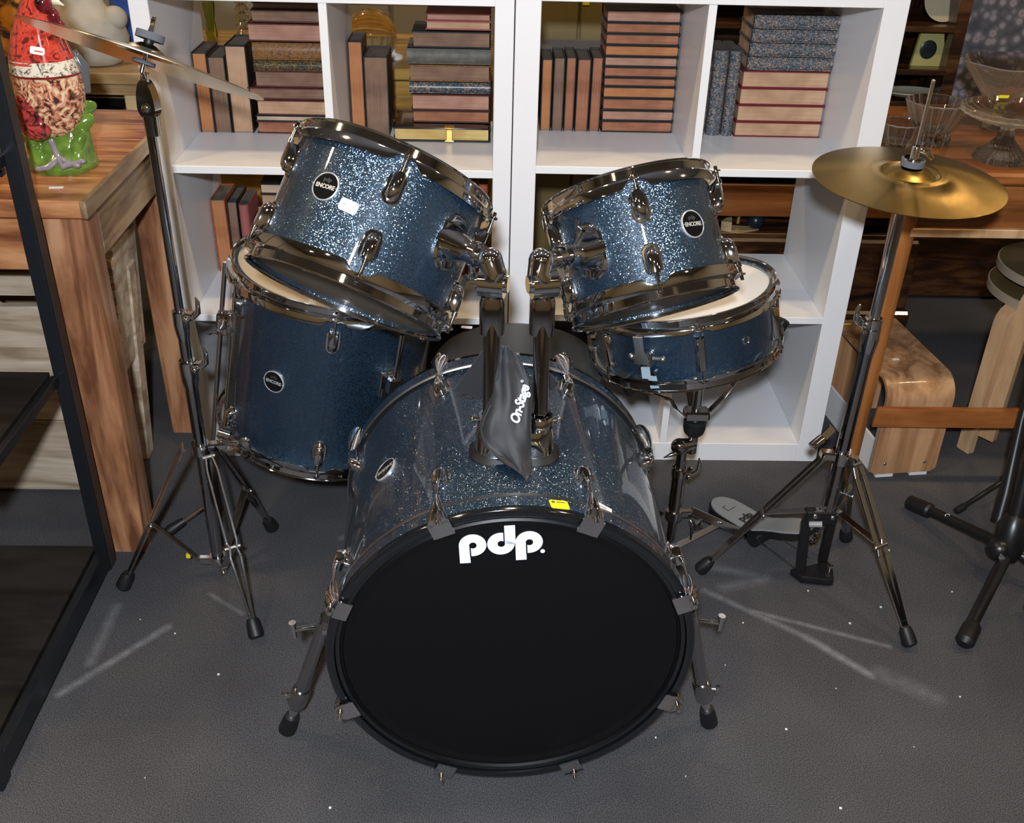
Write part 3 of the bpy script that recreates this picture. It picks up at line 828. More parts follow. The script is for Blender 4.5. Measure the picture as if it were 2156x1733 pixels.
# tom brackets: flared cone on the shell, clamp collar, wing bolt
def tom_bracket(parent, M, th, rs, s, tgt):
    B = polar(th, rs, s)
    loc = M.inverted() @ Vector(tgt)
    c0 = B @ Vector((0, 0, 0)); d = (loc - c0).normalized()
    q = Matrix.Translation(c0) @ (Vector((0, 0, 1)).rotation_difference(d)).to_matrix().to_4x4()
    bb = part('mount_bracket', G().loft([lift(stadium(.056, .088, 12), -.003), lift(stadium(.056, .088, 12), .003), lift(stadium(.050, .080, 12), .006)], B @ Matrix.Rotation(0, 4, 'Z')), M_chrome, parent)
    part('bracket_cone', G().lathe([(.0295, .000), (.0275, .008), (.0225, .022), (.0195, .036), (.0180, .040), (.0175, .050), (.0190, .051), (.0190, .062), (.0115, .063)], 36), M_chrome, bb, q)
    part('wing_bolt', wing_geo(.016, .005).cyl((0, 0, -.020), (0, 0, 0), .0045), M_chrome, bb, q @ Matrix.Translation((0, 0, .045)) @ Matrix.Rotation(radians(-90), 4, 'X') @ Matrix.Rotation(radians(30), 4, 'Z') @ Matrix.Translation((0, 0, .036)))
tom_bracket(lt, LTM, 42, .1524, .1258, tuple(k1))
tom_bracket(rt2, RTM, -36.5, .127, .0984, tuple(k2))

# ------------------------------------------------------------------ black pouch over the mount
bag = root('cloth_pouch', 'black nylon pouch draped between the two tom mount posts', 'bag', (-.02, -.83, .60))
secs = [(.735, -.030, -.012, -.812, .006), (.718, -.036, .004, -.828, .010), (.700, -.038, .012, -.842, .014), (.684, -.039, .0165, -.852, .016), (.668, -.046, .0168, -.860, .020), (.652, -.055, .0170, -.868, .024), (.636, -.060, .0175, -.874, .026), (.624, -.057, .018, -.880, .026), (.614, -.050, .018, -.888, .024), (.605, -.038, .018, -.896, .022), (.598, -.024, .0185, -.906, .018), (.593, -.010, .0185, -.918, .012), (.589, .002, .0165, -.930, .007), (.587, .008, .013, -.938, .003)]
loops = []
for i, (z, xa, xb, y, t) in enumerate(secs):
    l = []; n = 28; w = (xb - xa) / 2; cx = (xa + xb) / 2
    for k in range(n):
        a = 2 * pi * k / n
        x = cx + w * (abs(cos(a)) ** .8) * (1 if cos(a) > 0 else -1)
        dy = t / 2 * sin(a)
        u = (x - xa) / (xb - xa)
        fold = .0045 * sin(u * 9 + i * .55) * min(1, t / .012) + .003 * sin(u * 17 - i * .9) * min(1, t / .015)
        ridge = .007 * math.exp(-((u - .38 - .02 * i) / .10) ** 2) * min(1, t / .014)
        l.append((x + .02, y + dy + fold * .8 - ridge + .83, z - .60 + .004 * sin(a * 1.0)))
    loops.append(l)
part('pouch_body', G().loft(loops), M_cloth, bag, ang=80)
part('pouch_flap', G().loft([[(-.101 + .02, .045, .045), (-.057 + .02, .050, .112), (-.050 + .02, .052, .108), (-.050 + .02, .048, .030)], [(-.100 + .02, .050, .045), (-.057 + .02, .056, .112), (-.050 + .02, .058, .108), (-.050 + .02, .054, .030)]]), M_cloth, bag)
part('pouch_flap', G().loft([[(.040 + .02, .048, .085), (.062 + .02, .050, .058), (.052 + .02, .050, .045), (.036 + .02, .048, .060)], [(.040 + .02, .054, .085), (.062 + .02, .056, .058), (.052 + .02, .056, .045), (.036 + .02, .054, .060)]]), M_cloth, bag)
seam = [(secs[i][1] + .02 + .003, secs[i][3] + .83 - secs[i][4] * .30, secs[i][0] - .60) for i in range(4, 13)]
part('piping', G().tube(seam, .0016, 8), M_cloth, bag)
TX = Matrix.Translation((.0190, -.0540, .080)) @ Matrix.Rotation(radians(78), 4, 'X') @ Matrix.Rotation(radians(76), 4, 'Z')
text('pouch_lettering', 'On-Stage', .0205, M_whitecap, bag, TX, .0003, offset=.0006, shear=.35, sx=.85, space=.92)
text('pouch_lettering', '\u00ae', .006, M_whitecap, bag, TX @ Matrix.Translation((.036, .006, 0)), .0002)
# ------------------------------------------------------------------ cymbals
def cymbal_geo(R, bell=.055, bh=.020, h=.020):
    pr = [(.006, h + bh), (.012, h + bh - .0005), (bell * .35, h + bh - .003), (bell * .65, h + bh - .009), (bell * .88, h + bh - .017), (bell, h + .001), (bell * 1.1, h - .001)]
    n = 9
    for k in range(1, n + 1):
        u = k / n; pr.append((bell * 1.1 + (R - bell * 1.1) * u, (h - .001) * (1 - u ** 1.5)))
    low = [(r, z - .0012) for r, z in reversed(pr)]
    return G().lathe(pr + low, 128, closed=True)
def along(c, z):  # frame with z axis given
    return frame(c, z, (0, -1, .01))
HHc, HHa = Vector((.684, -.435, .884)), Vector((.019, -.059, .998))
M = along(HHc, HHa)
solo('cymbal', cymbal_geo(.165, .050, .014, .014), M_brass, 'brass hi-hat cymbal with lathed surface on the hi-hat stand', 'cymbal', M @ Matrix.Translation((0, 0, -.004)))
CRc, CRa = Vector((-.602, -.466, 1.066)), Vector((.278, .350, .895))
M = along(CRc, CRa)
solo('cymbal', cymbal_geo(.192, .050, .014, .012), M_brass2, 'thin bronze crash cymbal tilted nearly edge-on on its stand', 'cymbal', M)

def lever(g, p, d, s=.022):
    """small cast wing lever from p towards d"""
    p = Vector(p); d = Vector(d).normalized(); u = d.orthogonal().normalized()
    g.tube([p, p + d * s * .5, p + d * s, p + d * s * 1.9], [.0055, .005, .0042, .0012], 10)
def collar(st, p, ax, r, d, name='height_collar', label=None):
    """clamp ring with ears, screw and wing nut; d is the side the wing points to"""
    p = Vector(p); ax = Vector(ax).normalized(); d = Vector(d); d = (d - ax * d.dot(ax)).normalized()
    g = G().tube([p - ax * .012, p - ax * .010, p + ax * .008, p + ax * .010], [r * 1.05, r * 1.28, r * 1.28, r * 1.12], 24)
    g.tube([p - ax * .030, p - ax * .012], [r * 1.0, r * 1.12], 24)
    g.bar(p + d * r, p + d * (r + .016), .018, .015, ax, .003)
    c = part(name, g, M_chrome, st)
    t = ax.cross(d)
    h = G().cyl(p + d * (r + .009) - t * .014, p + d * (r + .009) + t * .016, .0055, n=14).ball(p + d * (r + .009) - t * .015, .0075)
    part('clamp_screw', h, M_chrome, c)
    q = Matrix.Translation(p + d * (r + .011) + t * .017) @ t.to_track_quat('Z', 'Y').to_matrix().to_4x4()
    q = Matrix.Translation(p + d * (r + .020)) @ ax.to_track_quat('Z', 'Y').to_matrix().to_4x4()
    w = G()
    pts = p + d * (r + .014)
    w.tube([pts - t * .004, pts + d * .012 + ax * .010, pts + d * .014 + ax * .030, pts + d * .011 + ax * .040], [.0065, .0058, .0042, .0016], 10)
    part('wing_lever', w, M_chrome, c)

# ------------------------------------------------------------------ crash stand
cs0 = Vector((-.612, -.455, 0))
cs = root('cymbal_stand', 'chrome tripod cymbal stand with double-braced legs beside the floor tom', 'stand', cs0)
L = lambda *p: tuple(Vector(p) - cs0)
part('lower_tube', G().tube([L(-.612, -.455, .030), L(-.612, -.455, .500)], .0125, 24), M_black_chrome, cs)
part('middle_tube', G().tube([L(-.612, -.455, .48), L(-.612, -.455, .604)], .0105, 24), M_black_chrome, cs)
part('upper_tube', G().tube([L(-.612, -.455, .59), L(-.612, -.458, .970)], .0085, 24), M_black_chrome, cs)
part('reducer', G().tube([L(-.612, -.455, .455), L(-.612, -.455, .475), L(-.612, -.455, .497)], [.0126, .0165, .0165], 24).tube([L(-.612, -.455, .560), L(-.612, -.455, .585), L(-.612, -.455, .600)], [.0106, .0142, .0142], 24), M_chrome, cs, kind='stuff')
collar(cs, L(-.612, -.455, .507), (0, 0, 1), .0130, (1, -.25, 0))
collar(cs, L(-.612, -.455, .610), (0, 0, 1), .0110, (1, -.25, 0))
# tilter
tz = Vector((-.608, -.458, .988)) - cs0
a = CRa.normalized()
side = Vector((-.25, -1, .12)).normalized()
tb = part('tilter_body', G().loft([[tuple(tz + side * y + Vector((.94, -.3, 0)) * (x - .001) + Vector((0, 0, 1)) * z) for x, z in [(.017 * cos(2 * pi * k / 24), .019 * sin(2 * pi * k / 24) if sin(2 * pi * k / 24) < 0 else .046 * sin(2 * pi * k / 24)) for k in range(24)]] for y in (-.010, .010)]), M_black_chrome, cs)
part('tilter_screw', G().ball(tz + side * .011, (.008, .005, .008)), M_chrome, tb)
part('tilter_sleeve', G().tube([tz + Vector((-.004, 0, .030)), tz + Vector((0, 0, .056))], [.0085, .0075], 18), M_chrome, tb)
part('lower_socket', G().tube([tz + Vector((0, 0, -.045)), tz + Vector((0, 0, -.012))], [.0125, .0140], 20), M_black_chrome, tb)
cr = CRc - cs0
part('cymbal_rod', G().tube([tz + Vector((0, 0, .045)), cr - a * .02, cr + a * .060], .0040, 14), M_chrome, cs)
Mt = along(cr, a)
part('lower_felt', G().lathe([(.0045, -.007), (.018, -.007), (.018, -.001), (.0045, -.001)], 28, Mt, closed=True), M_felt, cs, None, 'grey felt washer')
part('upper_felt', G().lathe([(.0045, .032), (.0225, .032), (.0225, .0435), (.0045, .0435)], 28, Mt, closed=True), M_felt, cs, None, 'grey felt washer under the wing nut')
part('rod_sleeve', G().lathe([(.0045, .020), (.008, .020), (.008, .032), (.0045, .032)], 20, Mt, closed=True), M_rubber, cs)
part('wing_nut', wing_geo(.018, .007), M_chrome, cs, Mt @ Matrix.Translation((0, 0, .046)) @ Matrix.Rotation(radians(10), 4, 'Z') @ Matrix.Rotation(radians(0), 4, 'Z'))
part('rod_tip', G().lathe([(.0040, .056), (.0040, .068), (.0005, .070)], 14, Mt), M_chrome, cs)
# hub collars
hub = Vector((-.612, -.455, .322))
part('leg_collar', G().tube([L(-.612, -.455, .308), L(-.612, -.455, .332)], .0175, 26).bar(L(-.612, -.455, .322), L(-.562, -.445, .322), .020, .016, (0, 0, 1), .003), M_chrome, cs)
w = Vector(L(-.555, -.445, .325))
part('wing_bolt', G().cyl(w + Vector((-.01, 0, 0)), w + Vector((.016, .0, 0)), .0055).ball(w + Vector((.028, 0, -.002)), (.014, .006, .017)), M_chrome, cs)
part('clamp_ribs', G().tube([w + Vector((-.026, .016, .018)), w + Vector((-.004, .016, .010))], [.013, .013], 16).tube([w + Vector((-.022, .016, .0165)), w + Vector((-.018, .016, .015))], .0145, 16).tube([w + Vector((-.012, .016, .0125)), w + Vector((-.008, .016, .011))], .0145, 16), M_chrome, cs)
part('lower_collar', G().tube([L(-.612, -.455, .032), L(-.612, -.455, .052)], .0165, 26).bar(L(-.612, -.460, .042), L(-.650, -.462, .044), .014, .016, (0, 0, 1), .002).bar(L(-.612, -.46, .042), L(-.592, -.487, .044), .014, .016, (0, 0, 1), .002), M_chrome, cs)
part('drain_screw', G().cyl(L(-.602, -.47, .036), L(-.596, -.482, .022), .0065), M_chrome, cs)

def twin_leg(st, o, top, foot, kn, low, w=.013, t=.0022, gap=.010, mat=M_leg, flat=True):
    """double-braced leg: two strips from the hub to the foot meeting at both ends, strut from the knee to the lower collar"""
    top, foot, low = (Vector(q) - o for q in (top, foot, low))
    d = (foot - top); knee = top + d * kn
    sd = Vector((0, 0, 1)).cross(d).normalized()
    n = d.cross(sd).normalized()
    g = G()
    for sg in (-1, 1):
        pts = [(0, .006), (.07, gap), (kn - .03, gap), (kn, gap * .65), (kn + .05, gap), (.86, gap * .35), (.95, gap * .2)]
        for (u0, s0), (u1, s1) in zip(pts[:-1], pts[1:]):
            g.bar(top + d * u0 + sd * sg * s0, top + d * u1 + sd * sg * s1, (.0105 if flat else .004), (.004 if flat else w), n, .0004)
    lg = part('leg', g, mat, st, None, 'double-strip steel leg')
    part('rubber_foot', G().tube([foot - d.normalized() * .040, foot - d.normalized() * .030, foot - d.normalized() * .006, foot + Vector((0, 0, .001))], [.010, .0135, .0155, .012], 14), M_rubber, lg)
    part('rivet', G().cyl(knee - sd * (gap + .004), knee + sd * (gap + .004), .0045, n=12).ball(knee + sd * (gap + .004), .0045).ball(knee - sd * (gap + .004), .0045), M_steel, lg)
    part('rivet', G().cyl(top - sd * (gap + .002), top + sd * (gap + .002), .0045, n=12), M_steel, lg)
    k2 = knee; g = G()
    g.bar(k2, low, .016, .003, sd.cross((low - k2).normalized()), .0004)
    part('strut', g, mat, st, None, 'flat strut between leg and lower collar')
    part('rivet', G().cyl(low - sd * .006, low + sd * .006, .005, n=12), M_steel, lg)
twin_leg(cs, cs0, (-.645, -.462, .325), (-.800, -.515, .010), .52, (-.650, -.462, .046))
twin_leg(cs, cs0, (-.592, -.480, .315), (-.494, -.661, .010), .50, (-.592, -.487, .044), flat=False)
twin_leg(cs, cs0, (-.590, -.435, .315), (-.526, -.308, .010), .50, (-.600, -.440, .044))
part('yellow_tag', G().box(L(-.668, -.468, .060), (.008, .008, .010)), M_yellow, cs)

# ------------------------------------------------------------------ hi-hat stand with pedal
hs0 = Vector((.662, -.460, 0))
hs = root('hihat_stand', 'chrome hi-hat stand with tripod legs and black pedal frame', 'stand', hs0)
L = lambda *p: tuple(Vector(p) - hs0)
part('lower_tube', G().tube([L(.662, -.460, .185), L(.672, -.450, .620)], .0135, 24), M_black_chrome, hs)
part('upper_tube', G().tube([L(.672, -.450, .60), L(.682, -.438, .862)], .0098, 24), M_chrome, hs)
part('reducer', G().tube([L(.6712, -.4507, .545), L(.6717, -.4503, .575), L(.672, -.450, .60)], [.0137, .0178, .0170], 24), M_chrome, hs)
collar(hs, L(.6722, -.4497, .612), (.02, .02, 1), .0128, (-1, -.3, 0))
part('pull_rod', G().tube([L(.6835, -.436, .86), L(.692, -.428, 1.048)], .0032, 12).ball(L(.692, -.428, 1.048), .0036), M_chrome, hs)
Mt = along(HHc - hs0, HHa)
part('clutch', G().lathe([(.0033, .022), (.0075, .022), (.0075, .056), (.0060, .058), (.0033, .058)], 22, Mt, closed=True), M_chrome, hs)
part('clutch_felt', G().lathe([(.0035, .0235), (.0205, .0235), (.0205, .034), (.0035, .034)], 30, Mt, closed=True), M_felt, hs, None, 'grey felt washer on top of the cymbal')
part('clutch_washer', G().lathe([(.0035, .034), (.0175, .034), (.0165, .0365), (.0035, .0370)], 28, Mt, closed=True), M_chrome, hs)
part('clutch_wing', G().tube([Mt @ Vector((-.0, .006, .050)), Mt @ Vector((.004, .020, .048)), Mt @ Vector((.006, .030, .038))], [.005, .006, .0035], 10), M_chrome, hs)
part('lower_felt', G().lathe([(.0035, -.014), (.016, -.014), (.016, .004), (.0035, .004)], 24, Mt, closed=True), M_felt, hs)
part('leg_collar', G().tube([L(.665, -.457, .303), L(.6655, -.4565, .330)], .0195, 28).bar(L(.665, -.457, .316), L(.622, -.458, .322), .022, .018, (0, 0, 1), .003).bar(L(.665, -.457, .316), L(.692, -.476, .316), .020, .018, (0, 0, 1), .003), M_chrome, hs)
q = Vector(L(.612, -.455, .345))
part('collar_knob', G().tube([q + Vector((-.012, -.006, -.004)), q + Vector((.010, .006, .008))], .0095, 16).bar(q + Vector((.012, .006, .010)), q + Vector((.030, .012, .030)), .018, .004, (0, -1, .5), .0015), M_chrome, hs)
twin_leg(hs, hs0, (.628, -.462, .318), (.414, -.447, .010), .47, (.645, -.466, .190), w=.018, gap=.008)
twin_leg(hs, hs0, (.690, -.480, .312), (.798, -.674, .010), .45, (.680, -.470, .186), w=.018, gap=.010)
twin_leg(hs, hs0, (.684, -.440, .310), (.770, -.330, .010), .45, (.672, -.452, .186), w=.018, gap=.008)
# pedal frame
part('pedal_head', G().box(L(.646, -.464, .172), (.070, .022, .036), b=.004), M_blackpaint, hs)
part('drum_key_holder', G().cyl(L(.622, -.476, .160), L(.646, -.484, .166), .0065), M_grey, hs)
part('rivet', G().ball(L(.631, -.476, .180), (.0055, .003, .0055)), M_steel, hs)
part('rivet', G().ball(L(.668, -.476, .176), (.0055, .003, .0055)), M_steel, hs)
part('frame_post', G().bar(L(.618, -.466, .160), L(.630, -.462, .014), .020, .012, (0, -1, 0), .002), M_blackpaint, hs)
part('frame_post', G().bar(L(.674, -.458, .160), L(.690, -.420, .014), .020, .012, (0, -1, 0), .002), M_blackpaint, hs)
ph = Vector(L(.690, -.460, .018))
part('base_casting', G().prism([(-.078, .008), (-.062, -.018), (-.004, -.028), (.006, -.026), (.016, .018), (.012, .034), (-.004, .032), (-.060, .012)], -.014, .004, Matrix.Translation(ph), b=.002), M_blackpaint, hs)
part('spring_screw', G().cyl(ph + Vector((.002, -.002, .004)), ph + Vector((.002, -.002, .018)), .0020).box(tuple(ph + Vector((.002, -.002, .018))), (.014, .004, .008), b=.001), M_chrome, hs)
part('chain', G().tube([L(.655, -.462, .150), L(.652, -.456, .120), L(.648, -.450, .095), L(.645, -.446, .088)], .0050, 8).tube([L(.652, -.462, .12), L(.650, -.457, .115)], .007, 8).tube([L(.650, -.459, .105), L(.648, -.454, .100)], .007, 8), M_black_chrome, hs)
# footboard, heel plate and radius rods
def curve_board(pts, w, t, n):
    """board following pts (centre line) with half widths w; n is the sideways direction"""
    g = G(); loops = []
    n = Vector(n).normalized()
    for i, (p, hw) in enumerate(zip(pts, w)):
        p = Vector(p)
        loops.append([tuple(p - n * hw), tuple(p + n * hw), tuple(p + n * hw - Vector((0, 0, t))), tuple(p - n * hw - Vector((0, 0, t)))])
    return g.loft(loops)
hd = Vector((.150, -.185, 0)).normalized(); hn = Vector((hd.y, -hd.x, 0))
def fp(u, z): 
    q = Vector((.489, -.212, 0)) + hd * u
    return L(q.x, q.y, z)
us = [0, .004, .010, .020, .034, .055, .085, .110]
part('heel_plate', curve_board([fp(u, .034) for u in us], [.006, .016, .023, .029, .034, .036, .036, .036], .004, hn), M_grey, hs)
part('heel_rim', curve_board([fp(u - .002, .030) for u in us], [.010, .020, .027, .033, .037, .039, .039, .039], .018, hn), M_blackpaint, hs)
us2 = [.113, .140, .165, .190, .215, .245, .262]
zs2 = [.036, .044, .058, .072, .084, .098, .104]
part('footboard', curve_board([fp(u, z) for u, z in zip(us2, zs2)], [.036, .035, .033, .036, .038, .034, .024], .004, hn), M_grey, hs)
part('footboard_rim', curve_board([fp(u, z - .004) for u, z in zip(us2, zs2)], [.039, .038, .036, .039, .041, .037, .027], .016, hn), M_blackpaint, hs)
part('hinge_block', G().cyl(fp(.150, .022) , tuple(Vector(fp(.150, .022)) + hn * .044), .016), M_blackpaint, hs)
Mf = Matrix(((hn.x, hd.x, 0, 0), (hn.y, hd.y, 0, 0), (0, 0, 1, 0), (0, 0, 0, 1))); Mf = Matrix.Translation(fp(.092, .0345)) @ Matrix(((-hn.x, -hd.x, 0, 0), (-hn.y, -hd.y, 0, 0), (0, 0, 1, 0), (0, 0, 0, 1)))
text('heel_lettering', 'pdp', .026, M_ink, hs, Mf, .0003, offset=.0012)
mk = part('heel_mark', G().box((0, 0, 0), (.026, .0016, .0006)).box((-.0125, .008, 0), (.0016, .017, .0006)).box((-.008, .0165, 0), (.010, .0016, .0006)), M_ink, hs, Matrix.Translation(fp(.052, .0343)) @ Mf.to_3x3().to_4x4(), kind='stuff')
part('radius_rod', G().tube([L(.566, -.345, .014), L(.626, -.440, .012)], .0020, 8), M_steel, hs)
part('radius_rod', G().tube([L(.620, -.338, .014), L(.668, -.402, .012)], .0020, 8), M_steel, hs)

# ------------------------------------------------------------------ snare stand
ss0 = Vector((.362, -.372, 0))
ss = root('snare_stand', 'low chrome snare stand with folded tripod base holding the snare drum', 'stand', ss0)
L = lambda *p: tuple(Vector(p) - ss0)
part('lower_tube', G().tube([L(.360, -.375, .015), L(.362, -.368, .110)], .0095, 20), M_black_chrome, ss)
part('base_tube', G().tube([L(.361, -.372, .105), L(.364, -.362, .205)], .0135, 22), M_black_chrome, ss)
part('upper_tube', G().tube([L(.364, -.362, .20), L(.366, -.356, .262)], .0105, 22), M_black_chrome, ss)
collar(ss, L(.364, -.361, .212), (0, 0, 1), .0125, (1, -.3, .2))
part('tilter_knuckle', G().tube([L(.356, -.365, .276), L(.390, -.345, .272)], [.017, .012], 20).ball(L(.358, -.364, .276), (.019, .017, .018)).tube([L(.388, -.345, .250), L(.388, -.345, .292)], .0105, 18), M_black_chrome, ss)
g = G(); lever(g, L(.352, -.372, .266), (-1, -.2, -.35), .016); part('wing_lever', g, M_black_chrome, ss)
part('basket_knob', G().lathe([(.0005, .0), (.014, 0), (.021, .008), (.024, .020), (.024, .034), (.018, .037), (.0005, .037)], 16), M_rubber, ss, Matrix.Translation(L(.388, -.343, .292)))
bc = Vector((.388, -.343, .345))
part('basket_hub', G().tube([L(.388, -.343, .326), L(.387, -.343, .440)], .0095, 20).box(L(.388, -.345, .345), (.052, .034, .022), b=.004), M_chrome, ss)
for (ex, ey) in ((.53, -.30), (.235, -.44), (.36, -.16)):
    tip = Vector((ex, ey, 0)); 
    # rim height of the tilted drum's bottom edge there
    zz = .483 - ((ex - .353) * -.187 + (ey + .334) * .096) / .978
    d = (tip - Vector((.388, -.343, 0))).normalized()
    p0 = bc + d * .030; p1 = bc + d * .060 + Vector((0, 0, .030)); p2 = bc + d * .075 + Vector((0, 0, .055)); p3 = Vector((ex, ey, zz - .012)); p4 = Vector((ex, ey, zz)) + d * .018
    sdw = Vector((0, 0, 1)).cross(d)
    g = G()
    for a_, b_ in ((p0, p1), (p1, p2), (p2, p3), (p3, p4)):
        g.bar(L(*a_), L(*b_), .014, .003, (0, 0, 1) if abs((b_ - a_).normalized().z) < .9 else tuple(d), .0005)
    arm = part('basket_arm', g, M_chrome, ss)
    part('arm_grip', G().bar(L(*(Vector((ex, ey, zz - .022)) + d * .004)), L(*(Vector((ex, ey, zz + .026)) + d * .026)), .022, .020, tuple(d), .003), M_rubber, arm)
part('leg_collar', G().tube([L(.361, -.372, .098), L(.361, -.372, .118)], .0180, 24).bar(L(.361, -.372, .108), L(.400, -.372, .110), .014, .014, (0, 0, 1), .002), M_chrome, ss)
part('wing_bolt', G().cyl(L(.398, -.385, .098), L(.402, -.398, .092), .006).bar(L(.404, -.395, .094), L(.416, -.408, .110), .018, .006, (1, 0, 0), .001).tube([L(.400, -.396, .090), L(.396, -.410, .066)], [.004, .0022], 8), M_chrome, ss)
for tp, kn, ft_, lw in (((.400, -.368, .112), None, (.560, -.330, .010), (.372, -.378, .020)), ((.335, -.36, .108), None, (.262, -.300, .010), (.352, -.37, .020)), ((.366, -.35, .108), None, (.40, -.18, .010), (.362, -.36, .020))):
    a_, b_, c_ = Vector(tp), Vector(ft_), Vector(lw)
    n_ = (b_ - a_).cross(Vector((0, 0, 1))).normalized()
    lg = part('leg', G().bar(L(*a_), L(*(a_ + (b_ - a_) * .93)), .018, .006, tuple(n_ + Vector((0, 0, .8))), .001), M_leg, ss)
    part('rubber_foot', G().tube([L(*(a_ + (b_ - a_) * .88)), L(*b_)], [.011, .012], 12), M_rubber, lg)
    kk = a_ + (b_ - a_) * .45
    part('strut', G().bar(L(*kk), L(*c_), .013, .003, tuple(n_ + Vector((0, 0, .8))), .0005), M_leg, ss)
    part('rivet', G().ball(L(*(kk - n_ * .0 + Vector((0, -.003, .005)))), .0045), M_steel, lg)

# ------------------------------------------------------------------ drum throne seat
th = root('drum_throne', 'round black padded stool behind the bass drum against the bookcases', 'stool', (.012, -.332, 0))
part('seat', G().lathe([(.0005, .472), (.140, .470), (.160, .464), (.170, .452), (.172, .435), (.168, .415), (.150, .408), (.0005, .408)], 64), M_seat, th)
part('column', G().cyl((0, 0, .12), (0, 0, .41), .014), M_chrome, th)
for k in range(3):
    t = radians(90 + 120 * k); d = Vector((cos(t), sin(t), 0))
    lg = part('leg', G().tube([d * .012 + Vector((0, 0, .25)), d * .15 + Vector((0, 0, .012))], .008, 12), M_chrome, th)
    part('rubber_foot', G().ball(d * .152 + Vector((0, 0, .012)), .0125), M_rubber, lg)
part('price_sticker', G().prism(rrect(.024, .011, .003), 0, .0008), M_sticker, th, Matrix.Translation((-.104, .123, .4705)) @ Matrix.Rotation(radians(-6), 4, 'Z'), 'small white price sticker')
# ------------------------------------------------------------------ books
PG = {k: (pages('page_edge_v_' + k, c1, c2, 0), pages('page_edge_h_' + k, c1, c2, 2)) for k, c1, c2 in (
    ('rust', (0.22, 0.075, 0.035), (0.50, 0.21, 0.11)), ('orange', (0.34, 0.12, 0.04), (0.58, 0.25, 0.10)), ('brown', (0.13, 0.07, 0.045), (0.32, 0.19, 0.12)),
    ('tan', (0.36, 0.20, 0.11), (0.66, 0.42, 0.26)), ('pink', (0.30, 0.14, 0.09), (0.56, 0.31, 0.22)), ('cream', (0.42, 0.30, 0.19), (0.72, 0.55, 0.38)), ('gold', (0.45, 0.28, 0.07), (0.75, 0.55, 0.22)))}
CV = dict(black=plain('black_bookcloth', (0.014, 0.013, 0.014), 0.5, vary=0.3, vscale=60), grey=plain('grey_top_edge', (0.075, 0.075, 0.078), 0.7, vary=0.2, vscale=50),
          brown=plain('brown_leather', (0.055, 0.022, 0.012), 0.45, vary=0.3, vscale=50), red=plain('crimson_bookcloth', (0.17, 0.012, 0.022), 0.5),
          maroon=plain('maroon_leather', (0.085, 0.018, 0.018), 0.5, vary=0.3, vscale=60), teal=plain('teal_bookcloth', (0.025, 0.055, 0.065), 0.55),
          orange=plain('rust_cloth', (0.36, 0.085, 0.035), 0.6, vary=0.25, vscale=60), pinkc=plain('rose_paper', (0.35, 0.10, 0.09), 0.6),
          bluem=marbled('blue_marbled_paper', (0.02, 0.05, 0.075), (0.04, 0.085, 0.12), (0.42, 0.26, 0.17), 150), amberm=marbled('amber_marbled_leather', (0.20, 0.085, 0.025), (0.28, 0.14, 0.045), (0.12, 0.06, 0.035), 45),
          darkm=marbled('dark_marbled_paper', (0.02, 0.018, 0.012), (0.06, 0.05, 0.025), (0.22, 0.14, 0.05), 130), bluesp=marbled('blue_flecked_paper', (0.02, 0.04, 0.06), (0.03, 0.06, 0.085), (0.30, 0.20, 0.13), 110),
          sage=plain('worn_sage_cloth', (0.11, 0.105, 0.085), 0.6, vary=0.3, vscale=60), olivem=marbled('olive_marbled_paper', (0.05, 0.045, 0.03), (0.14, 0.11, 0.05), (0.22, 0.16, 0.06), 90))

def upright(x0, x1, zb, zt, yf, cov, pg, label, group, depth=.118, spine=False, topc='grey', lean=0.0):
    w, h = x1 - x0 - .001, zt - zb
    b = root('book', label, 'book', Matrix.Translation(((x0 + x1) / 2, yf, zb)) @ Matrix.Rotation(radians(lean), 4, 'Y'), group)
    t = .0025
    if spine:
        g = G().loft([[(x, y, z) for x, y in [(w / 2 * sin(radians(a)), .004 - .010 * cos(radians(a)) + .006) for a in range(-90, 91, 18)] + [(w / 2, depth), (-w / 2, depth)]] for z in (.0005, h)])
        part('cover', g, CV[cov], b)
        part('page_block', G().box((0, depth / 2 + .004, h / 2 + .0012), (w - .004, depth - .006, h - .001)), CV[topc], b)
    else:
        for sx in (-1, 1):
            part('cover_board', G().box((sx * (w / 2 - t / 2), depth / 2, h / 2), (t, depth, h), b=.0008), CV[cov], b)
        part('spine', G().box((0, depth - .0012, h / 2), (w - .001, .0025, h)), CV[cov], b)
        g = G().box((0, depth / 2 + .001, h / 2 - .001), (w - 2 * t - .0002, depth - .006, h - .007))
        part('page_block', g, PG[pg][0], b)
        part('top_edge', G().box((0, depth / 2 + .001, h - .0045), (w - 2 * t - .0004, depth - .0065, .0012)), CV[topc], b)

def flat(x0, x1, zb, zt, yf, cov, pg, label, group, depth=.112, spine=False, rot=0.0):
    w, h = x1 - x0, zt - zb - .0004
    b = root('book', label, 'book', Matrix.Translation(((x0 + x1) / 2, yf, zb + .0002)) @ Matrix.Rotation(radians(rot), 4, 'Z'), group)
    t = .0028 if h > .016 else .0018
    for zc in (t / 2, h - t / 2):
        part('cover_board', G().box((0, depth / 2, zc), (w, depth, t), b=.0008), CV[cov], b)
    if spine:
        n = 10
        g = G().loft([[(x, -.002 - .007 * sin(pi * k / n) + .006, h * k / n) for k in range(n + 1)] + [(x, .012, h), (x, .012, 0)] for x in (-w / 2, w / 2)])
        part('spine', g, CV[cov], b)
        part('page_block', G().box((0, depth / 2 + .006, h / 2), (w - .006, depth - .014, h - 2 * t + .0004)), PG[pg][1], b)
    else:
        part('page_block', G().box((0, depth / 2, h / 2), (w - .007, depth - .007, h - 2 * t + .0004)), PG[pg][1], b)
        part('spine', G().box((0, depth - .001, h / 2), (w - .001, .0025, h - .001)), CV[cov], b)

